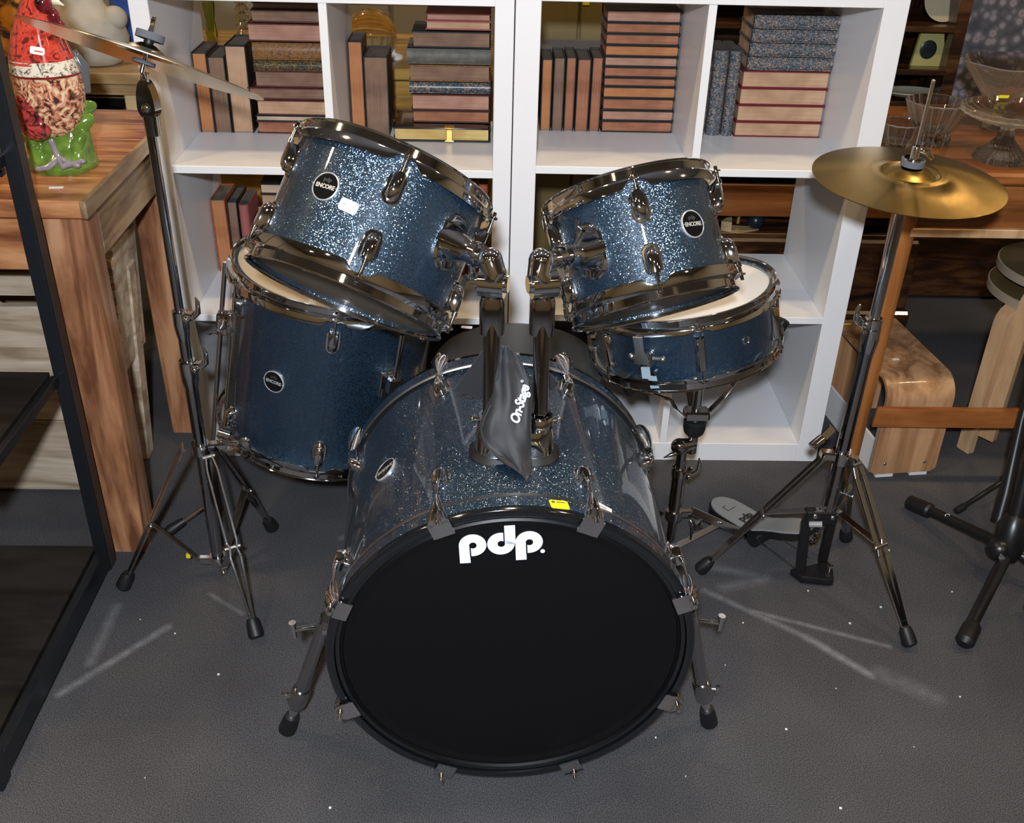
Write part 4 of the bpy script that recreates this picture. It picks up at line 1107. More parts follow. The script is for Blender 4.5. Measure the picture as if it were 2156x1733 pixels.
gA = 'old books in the far left compartment of the upper row'
upright(-.7245, -.690, .743, .925, .250, 'brown', 'orange', 'brown book with rust page edges, outermost of three upright books by the side panel', gA)
upright(-.690, -.650, .743, .917, .249, 'black', 'brown', 'dull brown upright book, shortest and middle of three beside the amber stack', gA)
upright(-.6490, -.600, .743, .942, .250, 'black', 'tan', 'thick pale-edged upright book, tallest of three beside the amber stack', gA)
SA = [(-.592, .743, .772, 'maroon', 'rust', 0, 'rust-edged book lying at the bottom of the stack of assorted old books'),
      (-.594, .772, .785, 'teal', 'cream', 0, 'thin book with teal boards and cream pages, second from bottom of its stack'),
      (-.589, .786, .821, 'maroon', 'tan', 0, 'thick tan-edged book lying directly on the thin teal one'),
      (-.606, .822, .849, 'maroon', 'brown', 0, 'wide book with greyish pages jutting out left in its stack'),
      (-.587, .850, .887, 'maroon', 'brown', 0, 'thick brown-edged book below the dark marbled spine'),
      (-.584, .888, .911, 'darkm', 'brown', 1, 'narrow dark marbled spine in the middle of the assorted stack'),
      (-.584, .912, .950, 'amberm', 'brown', 1, 'thick amber marbled spine lying above the dark marbled one'),
      (-.593, .951, .990, 'maroon', 'pink', 0, 'thick pink-edged book lying on the amber marbled spine'),
      (-.582, .992, .1 + .919, 'maroon', 'brown', 0, 'brown-edged book second from the top of the assorted stack'),
      (-.577, 1.020, 1.034, 'black', 'brown', 0, 'thin dark book on top of the stack beside the green candlestick')]
for x0, z0, z1, cv, pg, sp, lb in SA:
    flat(x0, -.394, z0, z1, .250 - (.004 if sp else 0), cv, pg, lb, gA, spine=bool(sp))
gB = 'old books in the second compartment of the upper row'
upright(-.3725, -.338, .743, .955, .258, 'brown', 'orange', 'tall upright book with bright rust page edges beside the glass ball', gB, depth=.10)
upright(-.3370, -.281, .743, .924, .250, 'black', 'brown', 'thick upright book with mottled brown page edges, right of the rust-edged one', gB, depth=.11)
cs_ = root('clasped_album', 'black album with gilt edges and brass clasp at the bottom of the stack', 'book', (-.1585, .205, .743))
part('cover_board', G().box((0, .075, .0022), (.226, .150, .0044), b=.001), CV['black'], cs_)
part('cover_board', G().loft([lift(rrect(.226, .150, .006, 3, .075), .030), lift(rrect(.226, .150, .006, 3, .075), .034), lift(rrect(.190, .115, .01, 3, .075), .0355)]), M_black, cs_)
part('page_block', G().box((0, .075, .0172), (.216, .140, .0256)), PG['gold'][1], cs_, None, 'gilt page edges')
part('clasp', G().box((.018, -.003, .016), (.014, .006, .030), b=.001).box((.018, .002, .035), (.024, .020, .003), b=.001).cyl((.008, -.004, .004), (.028, -.004, .004), .003), M_gold, cs_, None, 'brass clasp')
SB = [(-.228, .7795, .8075, 'brown', 'rust', 0, 'tan-edged book lying directly on the clasped album'),
      (-.229, .808, .8445, 'maroon', 'pink', 0, 'thick pinkish-edged book below the blue flecked spine'),
      (-.232, .8465, .872, 'bluesp', 'brown', 1, 'rounded blue flecked spine low in the stack over the clasped album'),
      (-.233, .8735, .910, 'amberm', 'brown', 0, 'thick amber mottled book lying above the blue flecked spine'),
      (-.236, .912, .946, 'sage', 'brown', 1, 'worn grey-green spine in the middle of the stack over the album'),
      (-.224, .9475, .983, 'black', 'brown', 0, 'thick brown-edged book above the worn grey-green spine'),
      (-.193, .9865, 1.006, 'pinkc', 'tan', 0, 'short tan-edged book second from the top, set back right'),
      (-.192, 1.0065, 1.021, 'pinkc', 'pink', 0, 'thin pinkish book on top of the stack over the album')]
for x0, z0, z1, cv, pg, sp, lb in SB:
    flat(x0, -.047, z0, z1, .236, cv, pg, lb, gB, spine=bool(sp), depth=.12)
gC = 'matching black-bound volumes in the thick-framed bookcase'
for i, (x0, x1, zt, pg, lb) in enumerate([(.071, .097, .922, 'orange', 'outermost of five upright black volumes, at the bookcase frame'), (.0985, .1255, .926, 'brown', 'second of five upright black volumes counted from the bookcase frame'),
                              (.1270, .1515, .927, 'rust', 'middle one of five upright black volumes beside the tall stack'), (.153, .1855, .924, 'rust', 'fourth and thickest of five upright black volumes'), (.187, .2135, .928, 'rust', 'upright black volume touching the tall stack of black volumes')]):
    upright(x0, x1, .7555, zt, .270 - .002 * (i % 2), 'black', pg, lb, gC, depth=.105)
ORD = ['bottom', 'second', 'third', 'fourth', 'fifth', 'sixth', 'seventh', 'eighth', 'ninth', 'tenth']
zc = [.7555, .7825, .8075, .8355, .862, .883, .907, .930, .955, .980, 1.004, 1.031]
for i in range(11):
    lb = 'rust-edged black volume at the bottom of the stack of eleven' if i == 0 else ('rust-edged black volume topping the stack of eleven' if i == 10 else 'rust-edged black volume, %s from the bottom in the stack of eleven' % ORD[i])
    flat(.2165 - .0004 * i, .3862 - .0004 * i + .001 * (i % 2), zc[i] + .0002, zc[i + 1], .268, 'black', ('rust', 'pink', 'rust', 'orange', 'rust', 'rust', 'pink', 'orange', 'rust', 'rust', 'pink')[i], lb, gC, depth=.115)
gD = 'marbled and red books in the end compartment of the thick-framed bookcase'
upright(.447, .463, .7555, .925, .262, 'bluem', 'tan', 'thin upright book half hidden behind the bookcase divider', gD, depth=.10)
upright(.466, .500, .7555, .949, .255, 'bluem', 'brown', 'blue marbled upright book next to the thin one by the divider', gD, depth=.118, spine=True)
upright(.5015, .5285, .7555, .949, .252, 'bluem', 'brown', 'blue marbled upright book touching the red-bound stack', gD, depth=.118, spine=True)
zd = [.7555, .791, .830, .869, .908]
for i in range(4):
    flat(.5305 + .0008 * i, .7365, zd[i], zd[i + 1], .250, 'red', 'tan', ('thick crimson book at the bottom of the crimson and marbled stack', 'thick crimson book, second from the bottom of the crimson and marbled stack', 'thick crimson book, third from the bottom of the crimson and marbled stack', 'thick crimson book directly below the marbled spines')[i], gD, depth=.132)
zd = [.9085, .9395, .970, 1.000, 1.031]
for i in range(4):
    flat(.541 + .001 * i, .7375, zd[i], zd[i + 1] - .001, .252, 'bluem', 'tan', ('blue marbled spine lying directly on the crimson books', 'blue marbled spine, second above the crimson books', 'blue marbled spine, third above the crimson books', 'blue marbled spine on top of the crimson and marbled stack')[i], gD, depth=.130, spine=True)
gE = 'old books on the middle shelf behind the wider rack tom'
upright(-.7235, -.687, .391, .580, .250, 'orange', 'orange', 'orange-edged upright book behind the floor tom rim', gE, topc='sage', lean=-.6)
upright(-.6860, -.660, .391, .575, .250, 'black', 'brown', 'narrow olive marbled book beside the orange-edged one', gE, spine=False)
upright(-.6590, -.634, .391, .566, .248, 'pinkc', 'rust', 'worn rose-red upright book beside the hidden stack', gE, spine=True)
z = .391
for i, (h_, cv, pg) in enumerate([(.03, 'maroon', 'tan'), (.028, 'brown', 'tan'), (.03, 'black', 'brown'), (.028, 'maroon', 'tan'), (.022, 'brown', 'tan'), (.036, 'maroon', 'tan'), (.030, 'brown', 'tan'), (.026, 'black', 'cream')]):
    flat(-.628 + (.015 if i > 4 else 0) + (.012 if i > 5 else 0), -.46, z, z + h_, .250, cv, pg, 'tan-edged old book, ' + ('bottom' if i == 0 else 'top' if i == 7 else ORD[i] + ' from the bottom') + ' of the stack behind the wider rack tom', gE)
    z += h_
for i in range(3):
    upright(-.128 + .027 * i, -.103 + .027 * i, .391, .64 - .006 * i, .25, 'orange', 'rust', ('rust-red upright book farthest from the panel behind the tom mount', 'rust-red upright book in the middle of three behind the tom mount', 'rust-red upright book nearest the panel behind the tom mount')[i], gE, spine=True, depth=.11)

# ------------------------------------------------------------------ wooden table at the side, crate below
tx1, ty0 = -.775, -.385
tb = root('wooden_table', 'chunky reddish wooden table beside the thin-framed bookcase', 'table', (-1.25, -.08, 0))
O = Vector((-1.25, -.08, 0)); L = lambda *p: tuple(Vector(p) - O)
y = ty0 - .015
for i, dy in enumerate((.128, .118, .132, .120, .110)):
    part('board', G().box(L(-1.255, y + dy / 2, .7875), (.966, dy - .0008, .034), b=.0022), M_table, tb)
    y += dy
part('end_strip', G().box(L(tx1 + .002, -.096, .7875), (.012, .610, .0338), b=.002), M_tableside, tb)
part('apron', G().box(L(-1.26, ty0 + .020, .715), (.80, .026, .108), b=.002), M_table, tb)
part('apron', G().box(L(-.800, -.10, .715), (.026, .40, .108), b=.002), M_tableside, tb)
for lx, ly in ((-.8235, -.345), (-.8235, .145), (-1.70, -.345), (-1.70, .145)):
    part('leg', G().loft([lift(rrect(.072, .076, .006, 3), .0), lift(rrect(.078, .082, .006, 3), .30), lift(rrect(.078, .082, .006, 3), .7695)], Matrix.Translation(L(lx, ly, 0))), M_tableleg, tb)
part('price_sticker', G().prism(rrect(.026, .009, .003), 0, .0008), M_sticker, tb, Matrix.Translation(L(-.842, -.330, .8047)) @ Matrix.Rotation(radians(6), 4, 'Z'), 'small white price sticker')

cr_ = root('wooden_crate', 'pale wooden crate with slotted handle standing under the wooden table', 'crate', (-1.13, -.02, 0))
O = Vector((-1.13, -.02, 0)); L = lambda *p: tuple(Vector(p) - O)
W0, W1, Y0, Y1, HH = -1.42, -.945, -.165, .17, .555
Mx = Matrix.Translation(L(0, 0, 0))
g = G()
# front panel in pieces around the slot
for (xa, xb, za, zb_) in ((W0, W1 - .02, .02, .455), (W0, W1 - .02, .515, HH), (W0, -1.30, .455, .515), (-1.045, W1 - .02, .455, .515), (-1.235, -1.11, .455, .515)):
    pass
for k, (za, zb_) in enumerate(((.012, .20), (.201, .385))):
    part('plank', G().box(L((W0 + W1) / 2 - .006, Y0 + .009, (za + zb_) / 2), (W1 - W0 - .012, .018, zb_ - za - .001), b=.0015), M_crate, cr_)
g = G()
def slotpanel():
    n = 16; sx, sz, r, hw = -1.035, .497, .013, .045
    # ring between outer rectangle and slot outline
    out = []; inn = []
    xa, xb, za, zb_ = W0, W1 - .012, .386, HH
    st_ = [(sx + hw * (1 if cos(2 * pi * k / 32) > 0 else -1) + r * cos(2 * pi * k / 32), sz + r * sin(2 * pi * k / 32)) for k in range(32)]
    for (px_, pz) in st_:
        dx, dz = px_ - sx, pz - sz
        cand = []
        if dx > 1e-6: cand.append((xb - sx) / dx)
        if dx < -1e-6: cand.append((xa - sx) / dx)
        if dz > 1e-6: cand.append((zb_ - sz) / dz)
        if dz < -1e-6: cand.append((za - sz) / dz)
        m = min(cand); out.append((sx + dx * m, sz + dz * m))
    return out, st_
ou, inn = slotpanel()
# corners: snap the nearest outline points to the rectangle's corners
for cx_, cz_ in ((W0, .386), (W0, HH), (W1 - .012, .386), (W1 - .012, HH)):
    i = min(range(len(ou)), key=lambda k: (ou[k][0] - cx_) ** 2 + (ou[k][1] - cz_) ** 2); ou[i] = (cx_, cz_)
part('plank', G().loft([[L(x, Y0, z) for x, z in ou], [L(x, Y0 + .018, z) for x, z in ou], [L(x, Y0 + .018, z) for x, z in inn], [L(x, Y0, z) for x, z in inn]], closed=True), M_crate, cr_, None, 'front plank with slotted handle')
part('side_panel', G().box(L(W1 - .008, (Y0 + Y1) / 2, HH / 2 + .004), (.016, Y1 - Y0 - .04, HH - .012), b=.001), M_crate, cr_)
part('side_panel', G().box(L(W0 + .008, (Y0 + Y1) / 2, HH / 2 + .004), (.016, Y1 - Y0 - .04, HH - .012), b=.001), M_crate, cr_)
part('back_panel', G().box(L((W0 + W1) / 2, Y1 - .009, HH / 2 + .004), (W1 - W0, .018, HH - .012), b=.001), M_crate, cr_)
part('bottom_panel', G().box(L((W0 + W1) / 2, (Y0 + Y1) / 2, .008), (W1 - W0 - .03, Y1 - Y0 - .03, .016)), M_crate, cr_)
bd = root('finger_jointed_board', 'pale board with blocky finger joints leaning beside the crate', 'board', Matrix.Translation((-.900, -.06, 0)) @ Matrix.Rotation(radians(4), 4, 'Y'))
part('panel', G().box((0, .04, .44), (.020, .16, .30), b=.001), M_crate, bd)
for k in range(16):
    part('joint_block', G().box((.0005, -.046 - .003 * (k % 2), .30 + .0175 * k), (.023, .012, .0165), b=.0008), M_birch if k % 3 == 0 else M_crate, bd)
part('batten', G().box((.004, .062, .26), (.022, .050, .52), b=.004), M_crate, bd)

# ------------------------------------------------------------------ black rack in front of the table
rk = root('black_rack', 'black steel rack with dark boards standing before the wooden table', 'shelf rack', (-1.3, -.73, 0))
O = Vector((-1.3, -.73, 0)); L = lambda *p: tuple(Vector(p) - O)
for (x, y_) in ((-.856, -.437), (-.856, -1.005), (-1.80, -.437), (-1.80, -1.005)):
    top = 1.75 if y_ > -.9 else .070
    if x < -1.5: top = 1.75
    g = G().box(L(x, y_, top / 2 + .004), (.026, .034, top), b=.002)
    p_ = part('post', g, M_rack, rk)
    if y_ > -.9 and x > -1.5:
        part('post_edge', G().box(L(x + .0140, y_ + .002, .87), (.0022, .024, 1.72)), M_rackedge, p_)
        for k in range(22):
            part('post_hole', G().cyl(L(x - .002, y_ - .0172, .10 + .072 * k), L(x - .002, y_ - .0176, .10 + .072 * k), .0022, n=8), M_rubber, p_)
for z_ in (.045, ):
    part('rail', G().box(L(-.853, -.72, z_ - .006), (.020, .54, .048), b=.002), M_rack, rk)
    part('shelf_board', G().box(L(-1.325, -.72, z_ + .012), (.915, .55, .016), b=.001), M_rackwood, rk)
part('shelf_board', G().box(L(-1.330, -.640, .478), (.910, .375, .016), b=.001), M_rackwood, rk)
part('rail', G().box(L(-.866, -.640, .470), (.012, .37, .020), b=.001), M_rack, rk)
part('rail', G().box(L(-1.33, -.437, .905), (.90, .022, .030), b=.002), M_rack, rk)
part('rail', G().box(L(-1.33, -.437, .868), (.90, .018, .014), b=.002), M_rack, rk)
part('rail', G().box(L(-.872, -.55, .895), (.014, .20, .022), b=.002), M_rack, rk)
part('shelf_board', G().box(L(-1.330, -.560, .918), (.900, .22, .012), b=.001), M_rackwood, rk)

# ------------------------------------------------------------------ ceramic rooster jar
M_roo_red = marbled('rooster_red_glaze', (0.55, 0.035, 0.022), (0.72, 0.085, 0.05), (0.16, 0.02, 0.02), 38); setp(M_roo_red.node_tree.nodes['Principled BSDF'], rough=0.08, coat=1.0)
M_roo_body = marbled('rooster_feather_glaze', (0.06, 0.025, 0.02), (0.66, 0.24, 0.13), (0.82, 0.62, 0.38), 46); setp(M_roo_body.node_tree.nodes['Principled BSDF'], rough=0.08, coat=1.0)
M_roo_cream = marbled('rooster_cream_glaze', (0.80, 0.74, 0.60), (0.78, 0.70, 0.55), (0.16, 0.10, 0.08), 60); setp(M_roo_cream.node_tree.nodes['Principled BSDF'], rough=0.08, coat=1.0)
M_roo_dark = plain('rooster_wine_glaze', (0.17, 0.012, 0.018), 0.08, coat=1.0, vary=0.5, vscale=60)
M_roo_wing = marbled('rooster_wing_glaze', (0.03, 0.008, 0.008), (0.24, 0.03, 0.03), (0.5, 0.06, 0.05), 50); setp(M_roo_wing.node_tree.nodes['Principled BSDF'], rough=0.1, coat=1.0)
M_leaf = plain('leaf_green_glaze', (0.12, 0.21, 0.03), 0.08, coat=1.0, vary=0.45, vscale=40, bump=0.3, bscale=60)
M_roo_grey = plain('rooster_foot_glaze', (0.22, 0.20, 0.22), 0.12, coat=1.0, vary=0.2)
M_beak = plain('beak_glaze', (0.78, 0.70, 0.52), 0.1, coat=1.0)
rr = root('rooster_jar', 'glazed ceramic rooster jar in red and speckled feathers on the wooden table', 'figurine', (-.868, -.215, .8048))
def egg(secs, n=28, mat=None, wob=0.0):
    lp = []
    for z, cx, cy, rx, ry in secs:
        lp.append([(cx + rx * cos(2 * pi * k / n) * (1 + wob * sin(6 * 2 * pi * k / n)), cy + ry * sin(2 * pi * k / n), z) for k in range(n)])
    return G().loft(lp)
part('leafy_base', egg([(0, .0, 0, .060, .050), (.010, .0, 0, .064, .053), (.022, .0, 0, .060, .048), (.040, .006, .004, .052, .040), (.062, .012, .006, .046, .034), (.085, .020, .008, .036, .028), (.100, .024, .01, .02, .02)], wob=.05), M_leaf, rr)
for k, (x, y_, z_, a) in enumerate([(.040, -.020, .055, 30), (.050, -.004, .085, 55), (.036, -.026, .030, 10), (-.034, -.032, .040, -25), (-.046, -.014, .060, -50), (.052, .006, .110, 70)]):
    M = Matrix.Translation((x, y_, z_)) @ Matrix.Rotation(radians(a), 4, 'Y') @ Matrix.Rotation(radians(-20), 4, 'X')
    part('leaf', G().ball((0, 0, 0), (.015, .006, .030), M, 14, 9), M_leaf, rr)
part('body', egg([(.060, .006, .0, .020, .018), (.075, .002, 0, .040, .034), (.095, .0, 0, .054, .044), (.120, .002, 0, .061, .050), (.150, .003, 0, .0635, .053), (.1785, .002, 0, .0625, .052)]), M_roo_body, rr, None, 'speckled orange feathered lower body')
part('seam_rim', egg([(.178, .002, 0, .0630, .0525), (.1800, .002, 0, .0645, .054), (.1820, .002, 0, .0630, .0525)]), M_roo_dark, rr)
part('lid_collar', egg([(.1815, .002, 0, .0622, .052), (.197, .001, 0, .0600, .0505), (.206, .000, 0, .0580, .049)]), M_roo_cream, rr, None, 'cream spotted collar below the red neck')
nk = part('lid_neck', egg([(.200, .000, 0, .0590, .0500), (.222, -.001, 0, .0530, .046), (.250, .000, 0, .0445, .040), (.275, .004, 0, .0360, .034), (.295, .009, 0, .0300, .030), (.312, .014, 0, .0265, .027), (.326, .015, 0, .019, .020), (.333, .015, 0, .008, .008)]), M_roo_red, rr, None, 'red streaked neck and head')
part('face', G().ball((.026, -.014, .302), (.018, .016, .020)), M_roo_dark, nk)
part('eye', G().ball((.026, -.031, .308), .0055), M_black, nk)
part('eye', G().ball((.034, .014, .308), .0050), M_black, nk)
part('beak', G().tube([(.036, -.006, .306), (.050, -.008, .304), (.062, -.009, .298)], [.0085, .006, .0008], 10), M_beak, nk)
part('wattle', G().ball((.040, -.012, .278), (.012, .010, .018)).ball((.046, -.010, .262), (.013, .009, .013)).ball((.038, -.012, .252), (.012, .010, .010)), M_roo_dark, nk)
part('comb', G().ball((.010, 0, .338), (.022, .007, .012)).ball((.000, 0, .346), (.010, .006, .012)).ball((.014, 0, .350), (.010, .006, .014)).ball((.027, 0, .344), (.009, .006, .012)), M_roo_dark, nk)
part('wing', G().ball((-.028, -.034, .112), (.034, .018, .038), Matrix.Rotation(0, 4, 'Y'), 20, 12).ball((-.022, -.036, .088), (.030, .016, .026)), M_roo_wing, rr, None, 'wine-red folded wing')
part('tail_feathers', G().tube([(.052, .020, .215), (.064, .020, .185), (.066, .015, .140)], [.006, .012, .006], 12), plain('slate_glaze', (.10, .11, .12), .1, coat=1.0), rr)
for (a, b, c) in (((-.002, -.030, .062), (.012, -.044, .032), (.045, -.050, .021)), ((.012, -.044, .032), (.02, -.056, .020), (.052, -.040, .026)), ((.012, -.044, .032), (-.006, -.054, .018), (-.024, -.056, .015))):
    part('foot', G().tube([a, b, c], [.0065, .0065, .0045], 10).ball(c, (.008, .005, .005)), M_roo_grey, rr)
sk = part('price_sticker', G().prism(rrect(.024, .013, .003), 0, .0012), M_sticker, rr, Matrix.Translation((.014, -.0462, .2275)) @ Matrix.Rotation(radians(72), 4, 'X') @ Matrix.Rotation(radians(14), 4, 'Y') @ Matrix.Rotation(radians(-8), 4, 'Z'), 'small cream price sticker')
part('sticker_print', G().box((.002, -.001, .0013), (.014, .0025, .0003)), M_redink, sk)

# ------------------------------------------------------------------ things beyond the table on that side
bt = root('pine_bench', 'pale pine bench top seen behind the wooden table', 'bench', (-1.44, .82, 0))
part('top_board', G().box((0, 0, .787), (1.0, .52, .030), b=.003), M_pine, bt)
part('shelf_board', G().box((0, .02, .655), (.96, .46, .022), b=.002), M_pine, bt)
part('apron', G().box((0, -.235, .757), (.98, .020, .030), b=.002), M_pine, bt)
for sx in (-.46, .46):
    for sy in (-.21, .21):
        part('leg', G().box((sx, sy, .386), (.050, .050, .772), b=.003), M_pine, bt)
for i, (x, w_, h_) in enumerate(((-1.00, .18, .034), (-1.03, .20, .026))):
    b = root('gilt_edged_box', ('dark box with gilt edges, upper one of two under the pine bench top', 'dark box with gilt edges, lower one of two under the pine bench top')[i], 'box', (x - .10, .70, .6665 + (.0305 if i == 0 else 0)))
    part('box_body', G().box((0, 0, h_ / 2 - (.002 if i else 0)), (w_, .16, h_ - (.004 if i else .004)), b=.002), M_black, b)
    part('gilt_edge', G().box((0, -.081, h_ - .006), (w_ - .004, .004, .003)).box((w_ / 2, 0, h_ - .006), (.003, .156, .003)), M_gold, b, kind='stuff')
sf = root('stone_figure', 'pale rounded stone sculpture standing on the pine bench', 'sculpture', (-1.085, .66, .8022))
part('figure', G().loft([[(cx + rx * cos(2 * pi * k / 32), rx * .8 * sin(2 * pi * k / 32), z) for k in range(32)] for z, cx, rx in ((0, 0, .05), (.006, 0, .066), (.03, .0, .085), (.07, .0, .093), (.105, -.004, .086), (.13, -.008, .068), (.15, -.010, .052), (.175, -.01, .048), (.20, -.01, .052), (.22, -.01, .04), (.232, -.01, .015))]).ball((.068, -.01, .118), (.032, .03, .030)).ball((-.085, -.01, .118), (.032, .03, .030)), M_stone, sf, None, None)
bv = root('blue_vase', 'tall blue glazed vase behind the pale stone sculpture', 'vase', (-1.035, .86, .8022))
part('vase_body', G().lathe([(.0005, 0), (.045, 0), (.050, .006), (.058, .10), (.060, .20), (.050, .27), (.034, .30), (.036, .33), (.030, .33), (.030, .30), (.0005, .29)], 40), M_blue, bv)
ov = root('orange_jar', 'orange glazed jar with dark spots behind the rooster jar', 'jar', (-1.20, .42, 0))
part('jar_body', G().lathe([(.0005, .80), (.075, .80), (.085, .83), (.098, .92), (.10, 1.0), (.085, 1.08), (.06, 1.12), (.064, 1.14), (.058, 1.14), (.054, 1.12), (.0005, 1.1)], 44), M_orange, ov)
part('stand', G().lathe([(.0005, 0), (.13, 0), (.13, .02), (.03, .05), (.025, .74), (.11, .78), (.11, .799), (.0005, .799)], 32), M_dark, ov)
# candlesticks behind the bookcase, on a low pine console
sb = root('amber_sideboard', 'amber wooden sideboard standing behind the thin-framed bookcase', 'sideboard', (-.47, .86, 0))
part('body', G().box((0, .02, .43), (.86, .40, .70), b=.004), M_amber, sb)
part('top_board', G().box((0, 0, .795), (.90, .46, .030), b=.004), M_amber, sb)
part('drawer', G().box((-.21, -.185, .66), (.40, .016, .13), b=.003), M_amber, sb)
part('drawer', G().box((.21, -.185, .66), (.40, .016, .13), b=.003), M_amber, sb)
for sx in (-.21, .21):
    part('drawer_knob', G().ball((sx, -.20, .66), .012), M_gold, sb)
part('plinth', G().box((0, .02, .04), (.84, .38, .08)), M_dark, sb)
part('back_rail', G().box((.1, .18, .925), (.70, .030, .050), b=.003).box((.1, .19, .985), (.70, .03, .06), b=.003), M_amber, sb, kind='stuff')
for (x, mt_, lb, nm) in ((-.785, M_greenglass, 'green glass candlestick on the amber sideboard behind the upright books', 0), (-.700, M_yellowglass, 'ribbed straw-coloured glass candlestick on the amber sideboard', 1)):
    c = root('glass_candlestick', lb, 'candlestick', (x, .70, .8102) )
    if nm == 0:
        pr = [(.0005, 0), (.032, 0), (.034, .006), (.018, .020), (.012, .04), (.016, .07), (.012, .10), (.017, .14), (.012, .18), (.022, .20), (.020, .22), (.0005, .215)]
    else:
        pr = [(.0005, 0), (.036, 0), (.034, .008), (.022, .030), (.014, .05)] + [(.012 + (.006 if k % 2 else 0), .06 + .010 * k) for k in range(13)] + [(.022, .20), (.020, .225), (.0005, .22)]
    part('stick', G().lathe(pr, 20), mt_, c)
gb = root('glass_ball', 'straw-coloured glass globe on the amber sideboard behind the divider', 'ornament', (-.365, .70, .8102))
part('globe', G().ball((0, 0, .070), .068, nu=32, nv=18), M_yellowglass, gb)
part('base', G().lathe([(.0005, 0), (.030, 0), (.028, .008), (.0005, .010)], 24), M_yellowglass, gb)
wl = root('white_pedestal_dish', 'white dish on a slender stem on the amber sideboard', 'dish', (-.315, .76, .8102))
part('stem', G().lathe([(.0005, 0), (.030, 0), (.028, .006), (.008, .014), (.0075, .150), (.012, .160)], 24), M_white, wl)
part('dish', G().lathe([(.0005, .158), (.04, .160), (.075, .172), (.073, .176), (.038, .164), (.0005, .162)], 36), M_white, wl)
# olive panel and cushion seen through the next compartment
oc = root('olive_cabinet', 'olive painted cabinet standing behind the thick-framed bookcase', 'cabinet', (.19, 1.0, 0))
part('body', G().box((0, 0, .60), (.44, .36, 1.18), b=.006), M_olive, oc)
part('door', G().box((-.10, -.186, .60), (.205, .014, 1.10), b=.003), M_olive, oc)
part('door', G().box((.112, -.186, .60), (.205, .014, 1.10), b=.003), M_olive, oc)
part('plinth', G().box((0, 0, .006), (.42, .34, .012)), M_dark, oc)
part('yellow_tag', G().box((.022, -.1945, .955), (.018, .003, .010)), M_yellow, oc)
cu = root('grey_cushion_seat', 'grey upholstered seat in front of the olive cabinet', 'seat', (.18, .70, 0))
part('cushion', G().loft([lift(rrect(.36, .20, .04, 5), .78), lift(rrect(.37, .21, .04, 5), .80), lift(rrect(.37, .21, .04, 5), .84), lift(rrect(.34, .18, .04, 5), .862)]), M_greycloth, cu)
for sx in (-.15, .15):
    for sy in (-.07, .07):
        part('leg', G().cyl((sx, sy, 0), (sx, sy, .781), .014), M_dark, cu)
part('seat_frame', G().box((0, 0, .765), (.33, .17, .028)), M_dark, cu)

# ------------------------------------------------------------------ dark cabinet, panel and table on the other side
dc = root('dark_cabinet', 'tall dark mahogany cabinet with ornaments behind the thick-framed bookcase', 'cabinet', (.86, 1.00, 0))
part('side_panel', G().box((.395, 0, .90), (.035, .40, 1.70), b=.003), M_dark, dc)
part('side_panel', G().box((-.395, 0, .90), (.030, .40, 1.70), b=.003), M_dark, dc)
part('back_panel', G().box((0, .19, .90), (.80, .015, 1.70)), M_dark, dc)
for z_ in (.295, .52, .70, .79, .905, 1.02, 1.25, 1.50, 1.74):
    part('shelf_board', G().box((0, -.01, z_), (.765, .38, .016), b=.002), M_dark, dc)
part('base_moulding', G().box((0, -.005, .16), (.84, .42, .26), b=.008).box((0, -.015, .03), (.86, .44, .06), b=.008), M_dark, dc, kind='stuff')
part('drawer', G().box((0, -.205, .41), (.74, .014, .10), b=.003), M_redwood, dc)
